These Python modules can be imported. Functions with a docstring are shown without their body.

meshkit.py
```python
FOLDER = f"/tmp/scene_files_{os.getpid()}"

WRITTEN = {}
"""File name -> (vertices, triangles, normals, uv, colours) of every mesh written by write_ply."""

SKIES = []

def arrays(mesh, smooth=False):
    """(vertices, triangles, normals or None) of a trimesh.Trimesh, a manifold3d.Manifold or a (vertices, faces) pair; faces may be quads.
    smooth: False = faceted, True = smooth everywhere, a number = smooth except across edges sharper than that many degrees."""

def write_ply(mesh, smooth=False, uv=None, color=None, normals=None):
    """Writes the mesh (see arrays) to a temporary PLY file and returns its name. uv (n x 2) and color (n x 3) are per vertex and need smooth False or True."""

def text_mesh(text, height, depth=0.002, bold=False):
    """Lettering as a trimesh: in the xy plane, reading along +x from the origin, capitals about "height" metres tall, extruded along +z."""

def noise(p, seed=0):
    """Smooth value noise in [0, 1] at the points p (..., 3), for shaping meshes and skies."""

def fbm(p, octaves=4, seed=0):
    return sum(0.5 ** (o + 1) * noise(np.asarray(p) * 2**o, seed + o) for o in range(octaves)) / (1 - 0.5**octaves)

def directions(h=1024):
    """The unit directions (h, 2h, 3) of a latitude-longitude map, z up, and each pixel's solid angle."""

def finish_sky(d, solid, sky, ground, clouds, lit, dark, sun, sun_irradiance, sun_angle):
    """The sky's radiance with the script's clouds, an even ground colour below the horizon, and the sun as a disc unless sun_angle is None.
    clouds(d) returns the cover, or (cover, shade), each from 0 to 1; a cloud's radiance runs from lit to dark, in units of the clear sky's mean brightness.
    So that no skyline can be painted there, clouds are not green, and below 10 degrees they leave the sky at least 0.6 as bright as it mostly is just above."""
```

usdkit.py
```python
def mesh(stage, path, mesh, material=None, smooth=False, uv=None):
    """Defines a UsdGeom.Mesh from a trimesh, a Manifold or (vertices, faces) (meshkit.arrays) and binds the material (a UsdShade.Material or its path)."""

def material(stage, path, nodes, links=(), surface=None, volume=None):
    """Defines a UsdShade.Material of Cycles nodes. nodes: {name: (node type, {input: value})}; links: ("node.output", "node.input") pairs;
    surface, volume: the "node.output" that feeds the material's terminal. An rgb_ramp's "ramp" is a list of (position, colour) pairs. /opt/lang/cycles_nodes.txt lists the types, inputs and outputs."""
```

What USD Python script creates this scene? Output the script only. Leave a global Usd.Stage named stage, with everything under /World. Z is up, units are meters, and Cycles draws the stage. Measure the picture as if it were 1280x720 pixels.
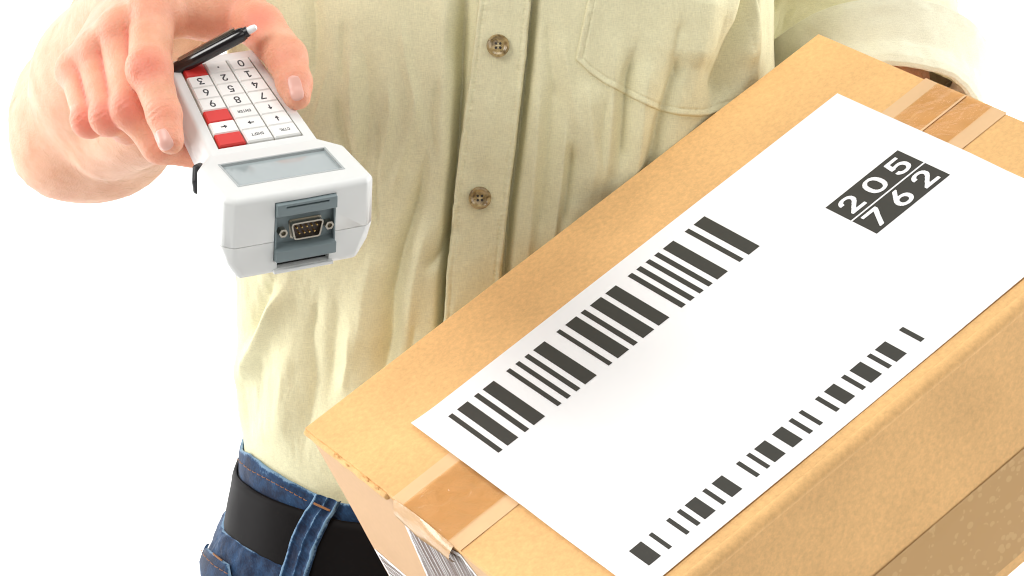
import math, numpy as np, trimesh, usdkit, meshkit
import manifold3d as m3
from scipy.interpolate import LinearNDInterpolator
from shapely.geometry import Polygon
from pxr import Usd, UsdGeom, UsdLux, UsdShade, Gf, Sdf, Vt

stage = Usd.Stage.CreateInMemory()
UsdGeom.SetStageUpAxis(stage, 'Z'); UsdGeom.SetStageMetersPerUnit(stage, 1.0)
stage.DefinePrim('/World', 'Xform')
rng = np.random.default_rng(7)

# ------------------------------------------------------------------ camera
CAM = np.array([0.0, 0.0, 1.5]); PITCH = math.radians(12); F = 3300.0     # F: focal length in pixels of a 1280 wide picture
cp, sp = math.cos(PITCH), math.sin(PITCH)
RIGHT, UP, FWD = np.array([1.0, 0, 0]), np.array([0, sp, cp]), np.array([0, cp, -sp])
cam = UsdGeom.Camera.Define(stage, '/World/camera')
cam.CreateHorizontalApertureAttr(36.0); cam.CreateVerticalApertureAttr(20.25)
cam.CreateFocalLengthAttr(36.0 * F / 1280)
cam.CreateFStopAttr(0.0); cam.CreateFocusDistanceAttr(1.5)
cam.CreateExposureAttr(0.0)
cam.CreateClippingRangeAttr((0.05, 100.0))
M = Gf.Matrix4d(*RIGHT, 0, *UP, 0, *(-FWD), 0, *CAM, 1)
UsdGeom.Xformable(cam).AddTransformOp().Set(M)

# ------------------------------------------------------------------ studio lamps
def area_lamp(name, pos, target, w, h, power, color=(1, 1, 1)):
    l = UsdLux.RectLight.Define(stage, '/World/' + name)
    l.CreateWidthAttr(w); l.CreateHeightAttr(h); l.CreateIntensityAttr(power); l.CreateColorAttr(Gf.Vec3f(*color))
    p, t = np.array(pos, float), np.array(target, float)
    z = (p - t) / np.linalg.norm(p - t); x = np.cross([0, 0, 1.0], z); x /= np.linalg.norm(x); y = np.cross(z, x)
    UsdGeom.Xformable(l).AddTransformOp().Set(Gf.Matrix4d(*x, 0, *y, 0, *z, 0, *p, 1))
SUBJECT = (0, 1.45, 1.2)
area_lamp('key_softbox', (-1.8, -0.1, 2.7), SUBJECT, 1.2, 1.2, 11.5, (1, .985, .96))
area_lamp('fill_softbox', (2.1, 0.1, 1.9), SUBJECT, 1.3, 1.6, 3.0, (1, .99, .97))
area_lamp('top_softbox', (0.1, 1.2, 3.1), SUBJECT, 1.6, 1.2, 3.6, (1, .99, .97))
area_lamp('front_softbox', (0.35, -1.3, 2.2), SUBJECT, 1.6, 1.6, 1.6, (1, .99, .97))
area_lamp('backdrop_lamp', (-2.3, 2.1, 1.6), (-.3, 3.6, 1.1), .8, 2.4, 16)
area_lamp('backdrop_lamp_001', (2.3, 2.1, 1.6), (.3, 3.6, 1.1), .8, 2.4, 16)

# ------------------------------------------------------------------ helpers
def C2W(p):                      # camera axes (right, up, forward) -> world
    p = np.asarray(p, float)
    return CAM + p[..., :1] * RIGHT + p[..., 1:2] * UP + p[..., 2:3] * FWD
def P(px, py, d):                # where the thing seen at px, py stands when it is d metres away
    return C2W(np.array([(px - 640) / F * d, (360 - py) / F * d, d]))
def PIX(w):
    q = np.asarray(w) - CAM
    d = q @ FWD
    return 640 + F * (q @ RIGHT) / d, 360 - F * (q @ UP) / d
_used = {}
def numbered(parent, name):
    k = (parent, name); n = _used.get(k, 0); _used[k] = n + 1
    return name if n == 0 else f'{name}_{n:03d}'
_loc = {}
def data(prim, **kw):
    for k, v in kw.items():
        if v: prim.SetCustomDataByKey(k, v)
def thing(name, loc, label, category, group=None):
    path = '/World/' + numbered('/World', name)
    x = UsdGeom.Xform.Define(stage, path); x.AddTranslateOp().Set(Gf.Vec3d(*map(float, loc)))
    _loc[path] = np.array(loc, float)
    data(x.GetPrim(), label=label, category=category, group=group)
    return path
def obj(name, mesh, mat, parent='/World', smooth=False, label=None, kind=None, attr=None):
    path = parent + '/' + numbered(parent, name)
    root = '/'.join(path.split('/')[:3]); off = _loc.get(root, np.zeros(3))
    if hasattr(mesh, 'to_mesh') or isinstance(mesh, tuple):
        v, f, _ = meshkit.arrays(mesh); mesh = trimesh.Trimesh(v, f, process=False)
    mesh = mesh.copy(); mesh.apply_translation(-off)
    p = usdkit.mesh(stage, path, mesh, mat, smooth=smooth)
    if attr is not None:
        for k, a in attr.items():
            UsdGeom.PrimvarsAPI(p).CreatePrimvar(k, Sdf.ValueTypeNames.FloatArray, 'vertex').Set(Vt.FloatArray.FromNumpy(np.asarray(a, np.float32)))
    data(p.GetPrim(), label=label, kind=kind)
    return path
def grid_faces(nu, nv, wrap=False):
    i, j = np.meshgrid(np.arange(nu if wrap else nu - 1), np.arange(nv - 1), indexing='ij')
    a = i * nv + j; b = ((i + 1) % nu) * nv + j
    q = np.stack([a, b, b + 1, a + 1], -1).reshape(-1, 4)
    return np.vstack([q[:, [0, 1, 2]], q[:, [0, 2, 3]]])
def sheet(pts, flip=False):
    nu, nv = pts.shape[:2]; f = grid_faces(nu, nv)
    return trimesh.Trimesh(pts.reshape(-1, 3), f[:, ::-1] if flip else f, process=False)
def hull(pts, r=0.0, seg=10):
    """Convex hull of points, or of spheres of radius r about them."""
    pts = np.asarray(pts, float)
    if r:
        s = trimesh.creation.icosphere(2 if seg > 8 else 1, r).vertices
        pts = (pts[:, None] + s[None]).reshape(-1, 3)
    return m3.Manifold.hull_points(np.ascontiguousarray(pts, np.float64))
def tm(m):
    v, f, _ = meshkit.arrays(m); return trimesh.Trimesh(v, f, process=False)
def tube(pts, r, sides=10, closed_ends=True):
    p = np.asarray(pts, float); n = len(p); r = np.broadcast_to(r, (n,))
    t = np.gradient(p, axis=0); t /= np.linalg.norm(t, axis=1, keepdims=True)
    ref = np.array([0.3, .2, 1.0]); a = np.cross(t, ref); a /= np.linalg.norm(a, axis=1, keepdims=True); b = np.cross(t, a)
    an = np.arange(sides) * 2 * np.pi / sides
    v = p[:, None] + r[:, None, None] * (np.cos(an)[None, :, None] * a[:, None] + np.sin(an)[None, :, None] * b[:, None])
    f = grid_faces(sides, n, True); v2 = v.transpose(1, 0, 2).reshape(-1, 3)
    V = [v2]; Fc = [f]
    if closed_ends:
        k = len(v2); V.append(p[[0, -1]])
        i = np.arange(sides); j = (i + 1) % sides
        Fc.append(np.stack([i * n, j * n, np.full(sides, k)], 1)); Fc.append(np.stack([j * n + n - 1, i * n + n - 1, np.full(sides, k + 1)], 1))
    m = trimesh.Trimesh(np.vstack(V), np.vstack(Fc), process=False); m.fix_normals(); return m
def tosrgb(c): return tuple((x / 12.92 if x <= .04045 else ((x + .055) / 1.055) ** 2.4) for x in c)
def fbm(p, o=4, s=0): return meshkit.fbm(p, o, s)

# ------------------------------------------------------------------ materials
def L(n): return '/World/Looks/' + n
def plain(name, color, rough=.5, metal=0, spec=.5, coat=0, bump=None, var=None, var_scale=40):
    nodes = {'p': ('principled_bsdf', {'base_color': color, 'roughness': rough, 'metallic': metal, 'specular_ior_level': spec, 'coat_weight': coat})}
    links = []
    if var:
        nodes['g'] = ('texture_coordinate', {}); nodes['nv'] = ('noise_texture', {'scale': var_scale, 'detail': 5, 'roughness': .6})
        c = np.array(color)
        nodes['r'] = ('rgb_ramp', {'ramp': [(.3, tuple(c * (1 - var))), (.7, tuple(np.minimum(c * (1 + var), 1)))]})
        links += [('g.object', 'nv.vector'), ('nv.fac', 'r.fac'), ('r.color', 'p.base_color')]
    if bump:
        if 'g' not in nodes: nodes['g'] = ('texture_coordinate', {})
        nodes['nb'] = ('noise_texture', {'scale': bump[0], 'detail': 4, 'roughness': .6}); nodes['b'] = ('bump', {'strength': bump[1], 'distance': bump[2]})
        links += [('g.object', 'nb.vector'), ('nb.fac', 'b.height'), ('b.normal', 'p.normal')]
    return usdkit.material(stage, L(name), nodes, links, surface='p.BSDF')

mat_backdrop = plain('backdrop_white', (.88, .88, .88), .9, spec=.1)

def fabric(name, color, var, thread=(1800, 260), bump=.5, rough=.9, sheen=.05, dist=.0004):
    c = np.array(color)
    n = {'g': ('texture_coordinate', {}),
         'm1': ('mapping', {'scale': (thread[1], thread[1], thread[0])}), 'm2': ('mapping', {'scale': (thread[0], thread[0], thread[1])}),
         'n1': ('noise_texture', {'scale': 1.0, 'detail': 2}), 'n2': ('noise_texture', {'scale': 1.0, 'detail': 2}),
         'a': ('math', {'math_type': 'add'}), 'h': ('math', {'math_type': 'multiply', 'value2': .5}),
         'n3': ('noise_texture', {'scale': 22.0, 'detail': 4}), 'mx': ('math', {'math_type': 'multiply_add', 'value2': .35}),
         'r': ('rgb_ramp', {'ramp': [(.42, tuple(c * (1 - var))), (.9, tuple(np.minimum(c * (1 + var), 1)))]}),
         'b': ('bump', {'strength': bump, 'distance': dist}),
         'p': ('principled_bsdf', {'roughness': rough, 'specular_ior_level': .2, 'sheen_weight': sheen, 'sheen_roughness': .5, 'sheen_tint': tuple(np.minimum(c * 1.6, 1))})}
    k = [('g.object', 'm1.vector'), ('g.object', 'm2.vector'), ('m1.vector', 'n1.vector'), ('m2.vector', 'n2.vector'), ('n1.fac', 'a.value1'), ('n2.fac', 'a.value2'),
         ('a.value', 'h.value1'), ('g.object', 'n3.vector'), ('n3.fac', 'mx.value1'), ('h.value', 'mx.value3'), ('mx.value', 'r.fac'), ('r.color', 'p.base_color'),
         ('h.value', 'b.height'), ('b.normal', 'p.normal')]
    return usdkit.material(stage, L(name), n, k, surface='p.BSDF')
mat_shirt = fabric('khaki_linen', (.67, .64, .425), .16, thread=(2400, 330))
mat_cuff = fabric('khaki_linen_reverse', (.69, .675, .52), .12, thread=(2400, 330))
mat_denim = usdkit.material(stage, L('denim'), {
    'g': ('texture_coordinate', {}), 'm1': ('mapping', {'scale': (900, 900, 900), 'rotation': (0, .8, 0)}), 'm2': ('mapping', {'scale': (1, 1, .12)}),
    'n1': ('noise_texture', {'scale': 1.0, 'detail': 3}), 'n2': ('noise_texture', {'scale': 60, 'detail': 5, 'roughness': .7}),
    'a': ('math', {'math_type': 'multiply_add', 'value2': .35}), 'at': ('attribute', {'attribute': 'wear'}), 'a2': ('math', {'math_type': 'multiply_add', 'value2': .42}),
    'r': ('rgb_ramp', {'ramp': [(.3, (.003, .008, .024)), (.6, (.003, .013, .042)), (.85, (.012, .05, .125)), (1, (.16, .28, .42))]}),
    'b': ('bump', {'strength': .4, 'distance': .0005}), 'p': ('principled_bsdf', {'roughness': .85, 'specular_ior_level': .25, 'sheen_weight': .15})},
    [('g.object', 'm1.vector'), ('m1.vector', 'm2.vector'), ('m2.vector', 'n1.vector'), ('g.object', 'n2.vector'), ('n1.fac', 'a.value1'), ('n2.fac', 'a.value3'),
     ('at.fac', 'a2.value1'), ('a.value', 'a2.value3'), ('a2.value', 'r.fac'), ('r.color', 'p.base_color'), ('n1.fac', 'b.height'), ('b.normal', 'p.normal')], surface='p.BSDF')
mat_leather = plain('black_leather', (.008, .007, .007), .5, spec=.045, bump=(900, .15, .0005))
mat_thread = plain('orange_thread', (.27, .12, .045), .8)
mat_khaki_thread = plain('khaki_thread', (.62, .53, .30), .8)
mat_copper = plain('copper_rivet', (.75, .4, .22), .3, metal=1)
mat_skin = usdkit.material(stage, L('skin'), {
    'g': ('texture_coordinate', {}), 'n1': ('noise_texture', {'scale': 55, 'detail': 5, 'roughness': .65}), 'n2': ('noise_texture', {'scale': 1500, 'detail': 3}),
    'r': ('rgb_ramp', {'ramp': [(.3, (.64, .325, .19)), (.7, (.78, .475, .32))]}),
    'at': ('attribute', {'attribute': 'red'}), 'mx': ('mix_color', {'blend_type': 'mix', 'b': (.70, .22, .15)}),
    'v': ('voronoi_texture', {'scale': 750}), 'ad': ('math', {'math_type': 'multiply_add', 'value2': .5}),
    'b': ('bump', {'strength': .4, 'distance': .0006}),
    'p': ('principled_bsdf', {'roughness': .5, 'specular_ior_level': .4, 'subsurface_weight': .3, 'subsurface_scale': .004, 'subsurface_radius': (1, .35, .2)})},
    [('g.object', 'n1.vector'), ('g.object', 'n2.vector'), ('g.object', 'v.vector'), ('n1.fac', 'r.fac'), ('r.color', 'mx.a'), ('at.fac', 'mx.fac'), ('mx.result', 'p.base_color'),
     ('n2.fac', 'ad.value1'), ('v.distance', 'ad.value3'), ('ad.value', 'b.height'), ('b.normal', 'p.normal')], surface='p.BSDF')
mat_nail = plain('fingernail', (.72, .40, .33), .34, spec=.4)
def kraft(name, color, var=.10, rough=.75):
    c = np.array(color)
    return usdkit.material(stage, L(name), {
        'g': ('texture_coordinate', {}), 'n1': ('noise_texture', {'scale': 330, 'detail': 6, 'roughness': .75}), 'n2': ('noise_texture', {'scale': 14, 'detail': 3}),
        'a': ('math', {'math_type': 'multiply_add', 'value2': .45}), 'h': ('math', {'math_type': 'multiply', 'value2': .7}),
        'r': ('rgb_ramp', {'ramp': [(.38, tuple(c * (1 - var))), (.55, tuple(c)), (.72, tuple(np.minimum(c * (1 + var), 1)))]}),
        'b': ('bump', {'strength': .15, 'distance': .0006}), 'p': ('principled_bsdf', {'roughness': rough, 'specular_ior_level': .25})},
        [('g.object', 'n1.vector'), ('g.object', 'n2.vector'), ('n2.fac', 'a.value1'), ('n1.fac', 'h.value1'), ('h.value', 'a.value3'), ('a.value', 'r.fac'), ('r.color', 'p.base_color'),
         ('n1.fac', 'b.height'), ('b.normal', 'p.normal')], surface='p.BSDF')
mat_kraft = kraft('kraft_board', (.73, .44, .185), .17)
mat_kraft_pink = kraft('kraft_board_inner', (.62, .405, .235), .05)
mat_kraft_edge = kraft('kraft_board_edge', (.42, .24, .10), .2)
mat_tape = plain('brown_packing_tape', (.52, .30, .115), .32, spec=.45, coat=.25, bump=(90, .3, .0015), var=.10, var_scale=60)
mat_film = usdkit.material(stage, L('tape_film'), {
    'g': ('texture_coordinate', {}), 'm': ('mapping', {'scale': (1, 1, 1), 'rotation': (.3, .5, .6)}), 'm2': ('mapping', {'scale': (70, 110, 90)}), 'n': ('noise_texture', {'scale': 1, 'detail': 4, 'distortion': .8}),
    'b': ('bump', {'strength': .7, 'distance': .0021}), 'r': ('rgb_ramp', {'ramp': [(.35, (.92, .85, .71)), (.65, (.955, .90, .79))]}), 't': ('transparent_bsdf', {}), 'gl': ('glossy_bsdf', {'color': (1, 1, 1), 'roughness': .1}), 'f': ('fresnel', {'IOR': 1.45}), 'x': ('mix_closure', {})},
    [('g.object', 'm.vector'), ('m.vector', 'm2.vector'), ('m2.vector', 'n.vector'), ('n.fac', 'b.height'), ('b.normal', 'gl.normal'), ('n.fac', 'r.fac'), ('r.color', 't.color'), ('b.normal', 'f.normal'), ('f.fac', 'x.fac'), ('t.BSDF', 'x.closure1'), ('gl.BSDF', 'x.closure2')], surface='x.closure')
mat_tape_pale = plain('pale_packing_tape', (.74, .49, .27), .35, spec=.5, var=.05)
mat_paper = plain('white_paper', (.86, .86, .86), .6, spec=.3)
mat_ink = plain('black_ink', (.045, .044, .038), .55, spec=.3)
mat_ink_brown = plain('faded_ink', (.20, .14, .115), .6)
mat_white_plastic = plain('white_plastic', (.72, .73, .715), .42, spec=.45, bump=(1400, .08, .0004))
mat_key_white = plain('white_rubber_key', (.80, .795, .77), .5)
mat_key_red = plain('red_rubber_key', (.62, .035, .03), .42)
mat_well = plain('keypad_well', (.42, .36, .24), .6)
mat_legend = plain('key_legend_ink', (.05, .05, .055), .6)
mat_grey_plastic = plain('grey_plastic', (.17, .215, .225), .38, spec=.5)
mat_dark = plain('black_plastic', (.012, .012, .014), .35)
mat_metal = plain('nickel_metal', (.40, .37, .31), .32, metal=1)
mat_gold = plain('gold_pin', (.85, .58, .22), .3, metal=1)
mat_insert = plain('connector_insert', (.03, .016, .01), .4)
mat_screen = plain('screen_glass', (.36, .41, .415), .08, spec=.8, coat=1)
mat_pen = plain('black_pen_plastic', (.013, .011, .012), .22, spec=.55, coat=.4)
mat_pen_white = plain('white_pen_button', (.8, .8, .8), .3)
mat_button = usdkit.material(stage, L('horn_button'), {
    'g': ('texture_coordinate', {}), 'n': ('noise_texture', {'scale': 160, 'detail': 3, 'distortion': 1.5}),
    'r': ('rgb_ramp', {'ramp': [(.35, (.13, .085, .03)), (.55, (.36, .26, .11)), (.7, (.52, .42, .22))]}), 'p': ('principled_bsdf', {'roughness': .25, 'coat_weight': .3})},
    [('g.object', 'n.vector'), ('n.fac', 'r.fac'), ('r.color', 'p.base_color')], surface='p.BSDF')
mat_hole = plain('button_hole', (.02, .015, .008), .6)

# ------------------------------------------------------------------ backdrop: one white sweep, wall running into floor
prof = [(-3.0, 0.0), (2.6, 0.0)] + [(2.6 + 1.0 * math.sin(a), 1.0 - 1.0 * math.cos(a)) for a in np.linspace(.1, math.pi / 2, 12)] + [(3.6, 4.2)]
xs = np.linspace(-4.5, 4.5, 10)
obj('backdrop', sheet(np.array([[(x, y, z) for (y, z) in prof] for x in xs])), mat_backdrop, smooth=60, kind='structure')

# ================================================================== PERSON
person = thing('person', (0, 1.666, 0.0), 'person in khaki shirt, blue jeans and black belt, holding the cardboard box and the scanner', 'person')
CX, CY = -0.0065, 1.666
ZK = np.array([.60, .80, .90, .955, .985, 1.00, 1.03, 1.08, 1.15, 1.25, 1.34, 1.42, 1.47, 1.52, 1.56])
AK = np.array([.205, .215, .200, .189, .178, .175, .170, .1705, .170, .174, .172, .176, .172, .13, .065])
BK = np.array([.12, .125, .12, .118, .115, .113, .110, .112, .1145, .117, .118, .115, .108, .09, .06])
from scipy.interpolate import PchipInterpolator
fA, fB = PchipInterpolator(ZK, AK), PchipInterpolator(ZK, BK)
def base(phi, z, off=0.0):
    s, c = np.sin(phi), np.cos(phi); e = 2 / 2.35
    sx, cx = np.sign(s) * np.abs(s) ** e, np.sign(c) * np.abs(c) ** e
    return np.stack([CX + (fA(z) + off) * sx, CY - (fB(z) + off) * cx, z + 0 * phi], -1)
def bnormal(phi, z):
    h = 1e-3
    a = base(phi + h, z) - base(phi - h, z); b = base(phi, z + h) - base(phi, z - h)
    n = np.cross(a, b); return n / (np.linalg.norm(n, axis=-1, keepdims=True) + 1e-12)
# inverse map: picture position -> (phi, z) on the front of the undisplaced torso
_ph, _z = np.meshgrid(np.linspace(-1.62, 1.62, 220), np.linspace(.82, 1.5, 160), indexing='ij')
_w = base(_ph, _z); _x, _y = PIX(_w)
_vis = (bnormal(_ph, _z) * (CAM - _w)).sum(-1) > 0
INV = LinearNDInterpolator(np.stack([_x[_vis], _y[_vis]], 1), np.stack([_ph[_vis], _z[_vis]], 1))
def inv(px, py):
    r = INV(np.stack([np.asarray(px, float).ravel(), np.asarray(py, float).ravel()], 1))
    sh = np.shape(px); return r[:, 0].reshape(sh), r[:, 1].reshape(sh)

def line_z(pts, off):
    """height as a function of the angle round the waist, from a line seen on its left front; the right side mirrors it"""
    x, y = np.array(pts, float).T
    ph, z = inv(x, y); ok = ~np.isnan(ph); ph, z = ph[ok], z[ok]
    o = np.argsort(-ph); ph, z = -ph[o], z[o]; ph = np.abs(ph)
    o = np.argsort(ph); ph, z = ph[o], z[o]
    s = (z[-1] - z[0]) / (ph[-1] - ph[0])
    return lambda p: np.interp(np.abs((p + np.pi) % (2 * np.pi) - np.pi), np.r_[0, ph, 1.75, np.pi], np.r_[z[0] - s * .3 * ph[0], z, z[-1] + .003, z[-1] + .008])
z_top = line_z([(297, 561), (310, 567), (322, 576), (352, 596), (390, 616), (422, 629)], 0)
z_bt = line_z([(293, 588), (305, 598), (315, 606), (352, 626), (385, 637), (430, 650)], 0)
z_bb = line_z([(290, 672), (302, 681), (327, 698), (360, 713), (420, 733)], 0)
# folds of the shirt front: (points, half width in picture units, height in mm)
FOLDS = [
    ([(590, -80), (582, 0), (577, 60), (576, 110), (570, 200), (561, 300), (553, 420), (545, 520)], (10, 11, 9, 6, 5, 5, 5, 6), -8.5),
    ([(560, -40), (555, 60), (552, 150), (548, 250)], 14, 2.2),
    ([(672, -60), (664, 20), (657, 100), (647, 190), (636, 270), (628, 350), (620, 450)], 5, -6),
    ([(484, 95), (488, 140), (480, 190), (470, 240)], 4.5, 1.6), ([(520, 110), (513, 160), (500, 205), (488, 250)], 6, 1.6),
    ([(418, 100), (424, 150), (433, 195), (442, 240)], 7, -2.4), ([(455, 40), (460, 140), (455, 210), (462, 260)], 10, -2.2),
    ([(411, 80), (400, 120), (389, 162)], 3, 1.0), ([(383, -40), (388, 40), (386, 115)], 10, -3.2), ([(440, 60), (438, 140), (446, 200)], 7, 1.6),
    ([(535, 180), (522, 250), (504, 310), (492, 360), (488, 420), (478, 470), (470, 520)], (4, 7, 9, 9, 9, 10, 12), -4.2),
    ([(545, 260), (527, 310), (516, 360), (508, 430)], 12, 2.2), ([(568, 270), (552, 312), (532, 340)], 7, -2.6),
    ([(470, 300), (455, 380), (445, 460)], 16, 2.4), ([(425, 360), (418, 430), (405, 520)], 12, -1.6),
    ([(676, 90), (670, 190), (664, 280), (655, 360)], 7, 1.8), ([(693, 90), (686, 180), (676, 265), (668, 320)], 8, -2.4),
    ([(708, 140), (704, 210), (697, 270), (688, 330)], 4.5, 2.0), ([(718, 170), (708, 250), (697, 300)], 7, -2.6),
    ([(733, 90), (738, 160), (742, 205), (736, 260)], 12, 3.2), ([(795, 55), (783, 95), (779, 150), (774, 220)], 7, -3.2),
    ([(812, 60), (803, 120), (800, 180), (790, 260)], 10, 2.4), ([(852, 60), (838, 105), (826, 150), (815, 200), (800, 260)], (7, 8, 8, 9, 10), -3.4), ([(770, 20), (765, 100), (760, 180), (748, 260)], 9, 2.0), ([(620, 400), (600, 470), (590, 560)], 12, -2),
    ([(948, -60), (938, 0), (931, 30), (918, 62), (902, 110), (890, 150)], (8, 8, 9, 12, 16, 18), -7.5), ([(952, -30), (944, 30), (936, 90)], 8, 2.6),
    ([(890, -20), (880, 30), (870, 90)], 24, 3.0), ([(358, 352), (337, 402), (314, 450), (300, 490)], 9, 4.6), ([(344, 345), (322, 392), (304, 436)], 8, -3.5),
    ([(500, 20), (508, 80), (520, 130), (524, 180)], 5, 1.3), ([(548, 90), (540, 150), (545, 210)], 4, -1.2), ([(470, 130), (474, 190), (468, 250), (472, 300)], 4, -1.3), ([(430, 20), (426, 70), (428, 110)], 5, -1.4),
    ([(612, 110), (606, 170), (609, 220)], 9, 1.0), ([(700, 30), (712, 100), (722, 160), (720, 220)], 5, 1.2), ([(684, 20), (690, 90), (700, 140)], 5, -1.2), ([(760, 110), (752, 170), (755, 230)], 4, -1.2), ([(850, 20), (842, 70), (850, 110)], 6, -1.2), ([(905, 10), (898, 60), (880, 110)], 6, -1.4),
    ([(400, 350), (388, 420), (392, 480), (380, 560)], 7, -1.5), ([(440, 400), (436, 450), (425, 500)], 6, 1.3), ([(520, 400), (512, 450), (500, 500)], 5, -1.4),
    ([(330, 440), (322, 500), (318, 550)], 10, -1.2), ([(365, 420), (352, 500), (346, 560)], 14, 1.6),
]
def seg_field(px, py, pts, w):
    pts = np.array(pts, float); w = np.broadcast_to(np.asarray(w, float), (len(pts),))
    best = np.full(px.shape, 1e9); ww = np.ones_like(best); fade = np.ones_like(best)
    ln = np.r_[0, np.cumsum(np.linalg.norm(np.diff(pts, axis=0), axis=1))]
    for i in range(len(pts) - 1):
        a, b = pts[i], pts[i + 1]; d = b - a; L2 = d @ d
        h = np.clip(((px - a[0]) * d[0] + (py - a[1]) * d[1]) / L2, 0, 1)
        q = np.hypot(px - a[0] - h * d[0], py - a[1] - h * d[1])
        s = (ln[i] + h * (ln[i + 1] - ln[i])) / ln[-1]
        m = q < best
        best = np.where(m, q, best); ww = np.where(m, w[i] + h * (w[i + 1] - w[i]), ww); fade = np.where(m, np.clip(np.minimum(s, 1 - s) * 4, 0, 1), fade)
    u = best / ww; g = .55 * np.exp(-.5 * u ** 2) + .5 * np.exp(-np.sqrt(u * u + .03) * 1.5)
    fade = fade * fade * (3 - 2 * fade)
    return g * (.12 + .88 * fade)
def disp(phi, z, px, py):
    front = np.clip(np.cos(phi) * 3 + .3, 0, 1)
    h = np.zeros_like(px)
    for pts, w, a in FOLDS: h += 1.9 * a * seg_field(px, py, pts, w)
    p = np.stack([phi * .17, z, 0 * z], -1)
    h = h * front + 6.0 * (fbm(p * np.array([24, 6, 1.0]), 2, 3) - .5) + 2.2 * (fbm(p * np.array([48, 16, 1.0]) + 7, 2, 5) - .5) + .8 * (fbm(p * np.array([150, 80, 1.0]), 3, 8) - .5)
    tuck = np.clip((z - z_top(phi)) / .03, 0, 1); tuck = tuck * tuck * (3 - 2 * tuck)
    h = h * tuck - 2.5 * (1 - tuck)
    return h / 1000
def shirt_at(phi, z, off=0.0):
    w = base(phi, z); x, y = PIX(w)
    return w + bnormal(phi, z) * (disp(phi, z, x, y) + off)[..., None]
def shirt_px(px, py, off=0.0):
    phi, z = inv(px, py); return shirt_at(phi, z, off)

# -- body: one continuous skin surface ------------------------------------------------
def smin(a, b, k):
    h = np.clip(.5 + .5 * (b - a) / k, 0, 1); return b + (a - b) * h - k * h * (1 - h)
def rows(*pieces):
    out = []
    for a, b, s in pieces:
        n = max(int(round((b - a) / s)), 1); out.append(a + (b - a) * np.arange(n) / n)
    return np.r_[np.concatenate(out), pieces[-1][1]]
GX = rows((-.36, -.25, 3.5e-3), (-.25, -.098, 1.15e-3), (-.098, .36, 9e-3))
hy0, hy1 = 1.20, 1.42
GY = rows((.98, hy0, 9e-3), (hy0, 1.33, 1.15e-3), (1.33, 1.42, 2e-3), (1.42, 1.86, 7e-3))
GZ = rows((.85, 1.272, 7e-3), (1.272, 1.375, 1.15e-3), (1.375, 1.66, 6e-3))
FIELD = np.full((len(GX), len(GY), len(GZ)), .05, np.float32)
def block(a, b, r):
    lo, hi = np.minimum(a, b) - r, np.maximum(a, b) + r
    return tuple(slice(max(np.searchsorted(g, lo[i]) - 1, 0), np.searchsorted(g, hi[i]) + 1) for i, g in enumerate((GX, GY, GZ)))
def cone(sl, a, b, ra, rb):
    X, Y, Z = GX[sl[0]][:, None, None], GY[sl[1]][None, :, None], GZ[sl[2]][None, None, :]
    d = b - a; L2 = max(d @ d, 1e-9)
    h = np.clip(((X - a[0]) * d[0] + (Y - a[1]) * d[1] + (Z - a[2]) * d[2]) / L2, 0, 1)
    return (np.sqrt((X - a[0] - h * d[0]) ** 2 + (Y - a[1] - h * d[1]) ** 2 + (Z - a[2] - h * d[2]) ** 2) - (ra + h * (rb - ra))).astype(np.float32)
def add(field, a, b, ra, rb, k):
    sl = block(a, b, max(ra, rb) + k + .012)
    field[sl] = smin(field[sl], cone(sl, a, b, ra, rb), k)
mm = 1e-3
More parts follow.
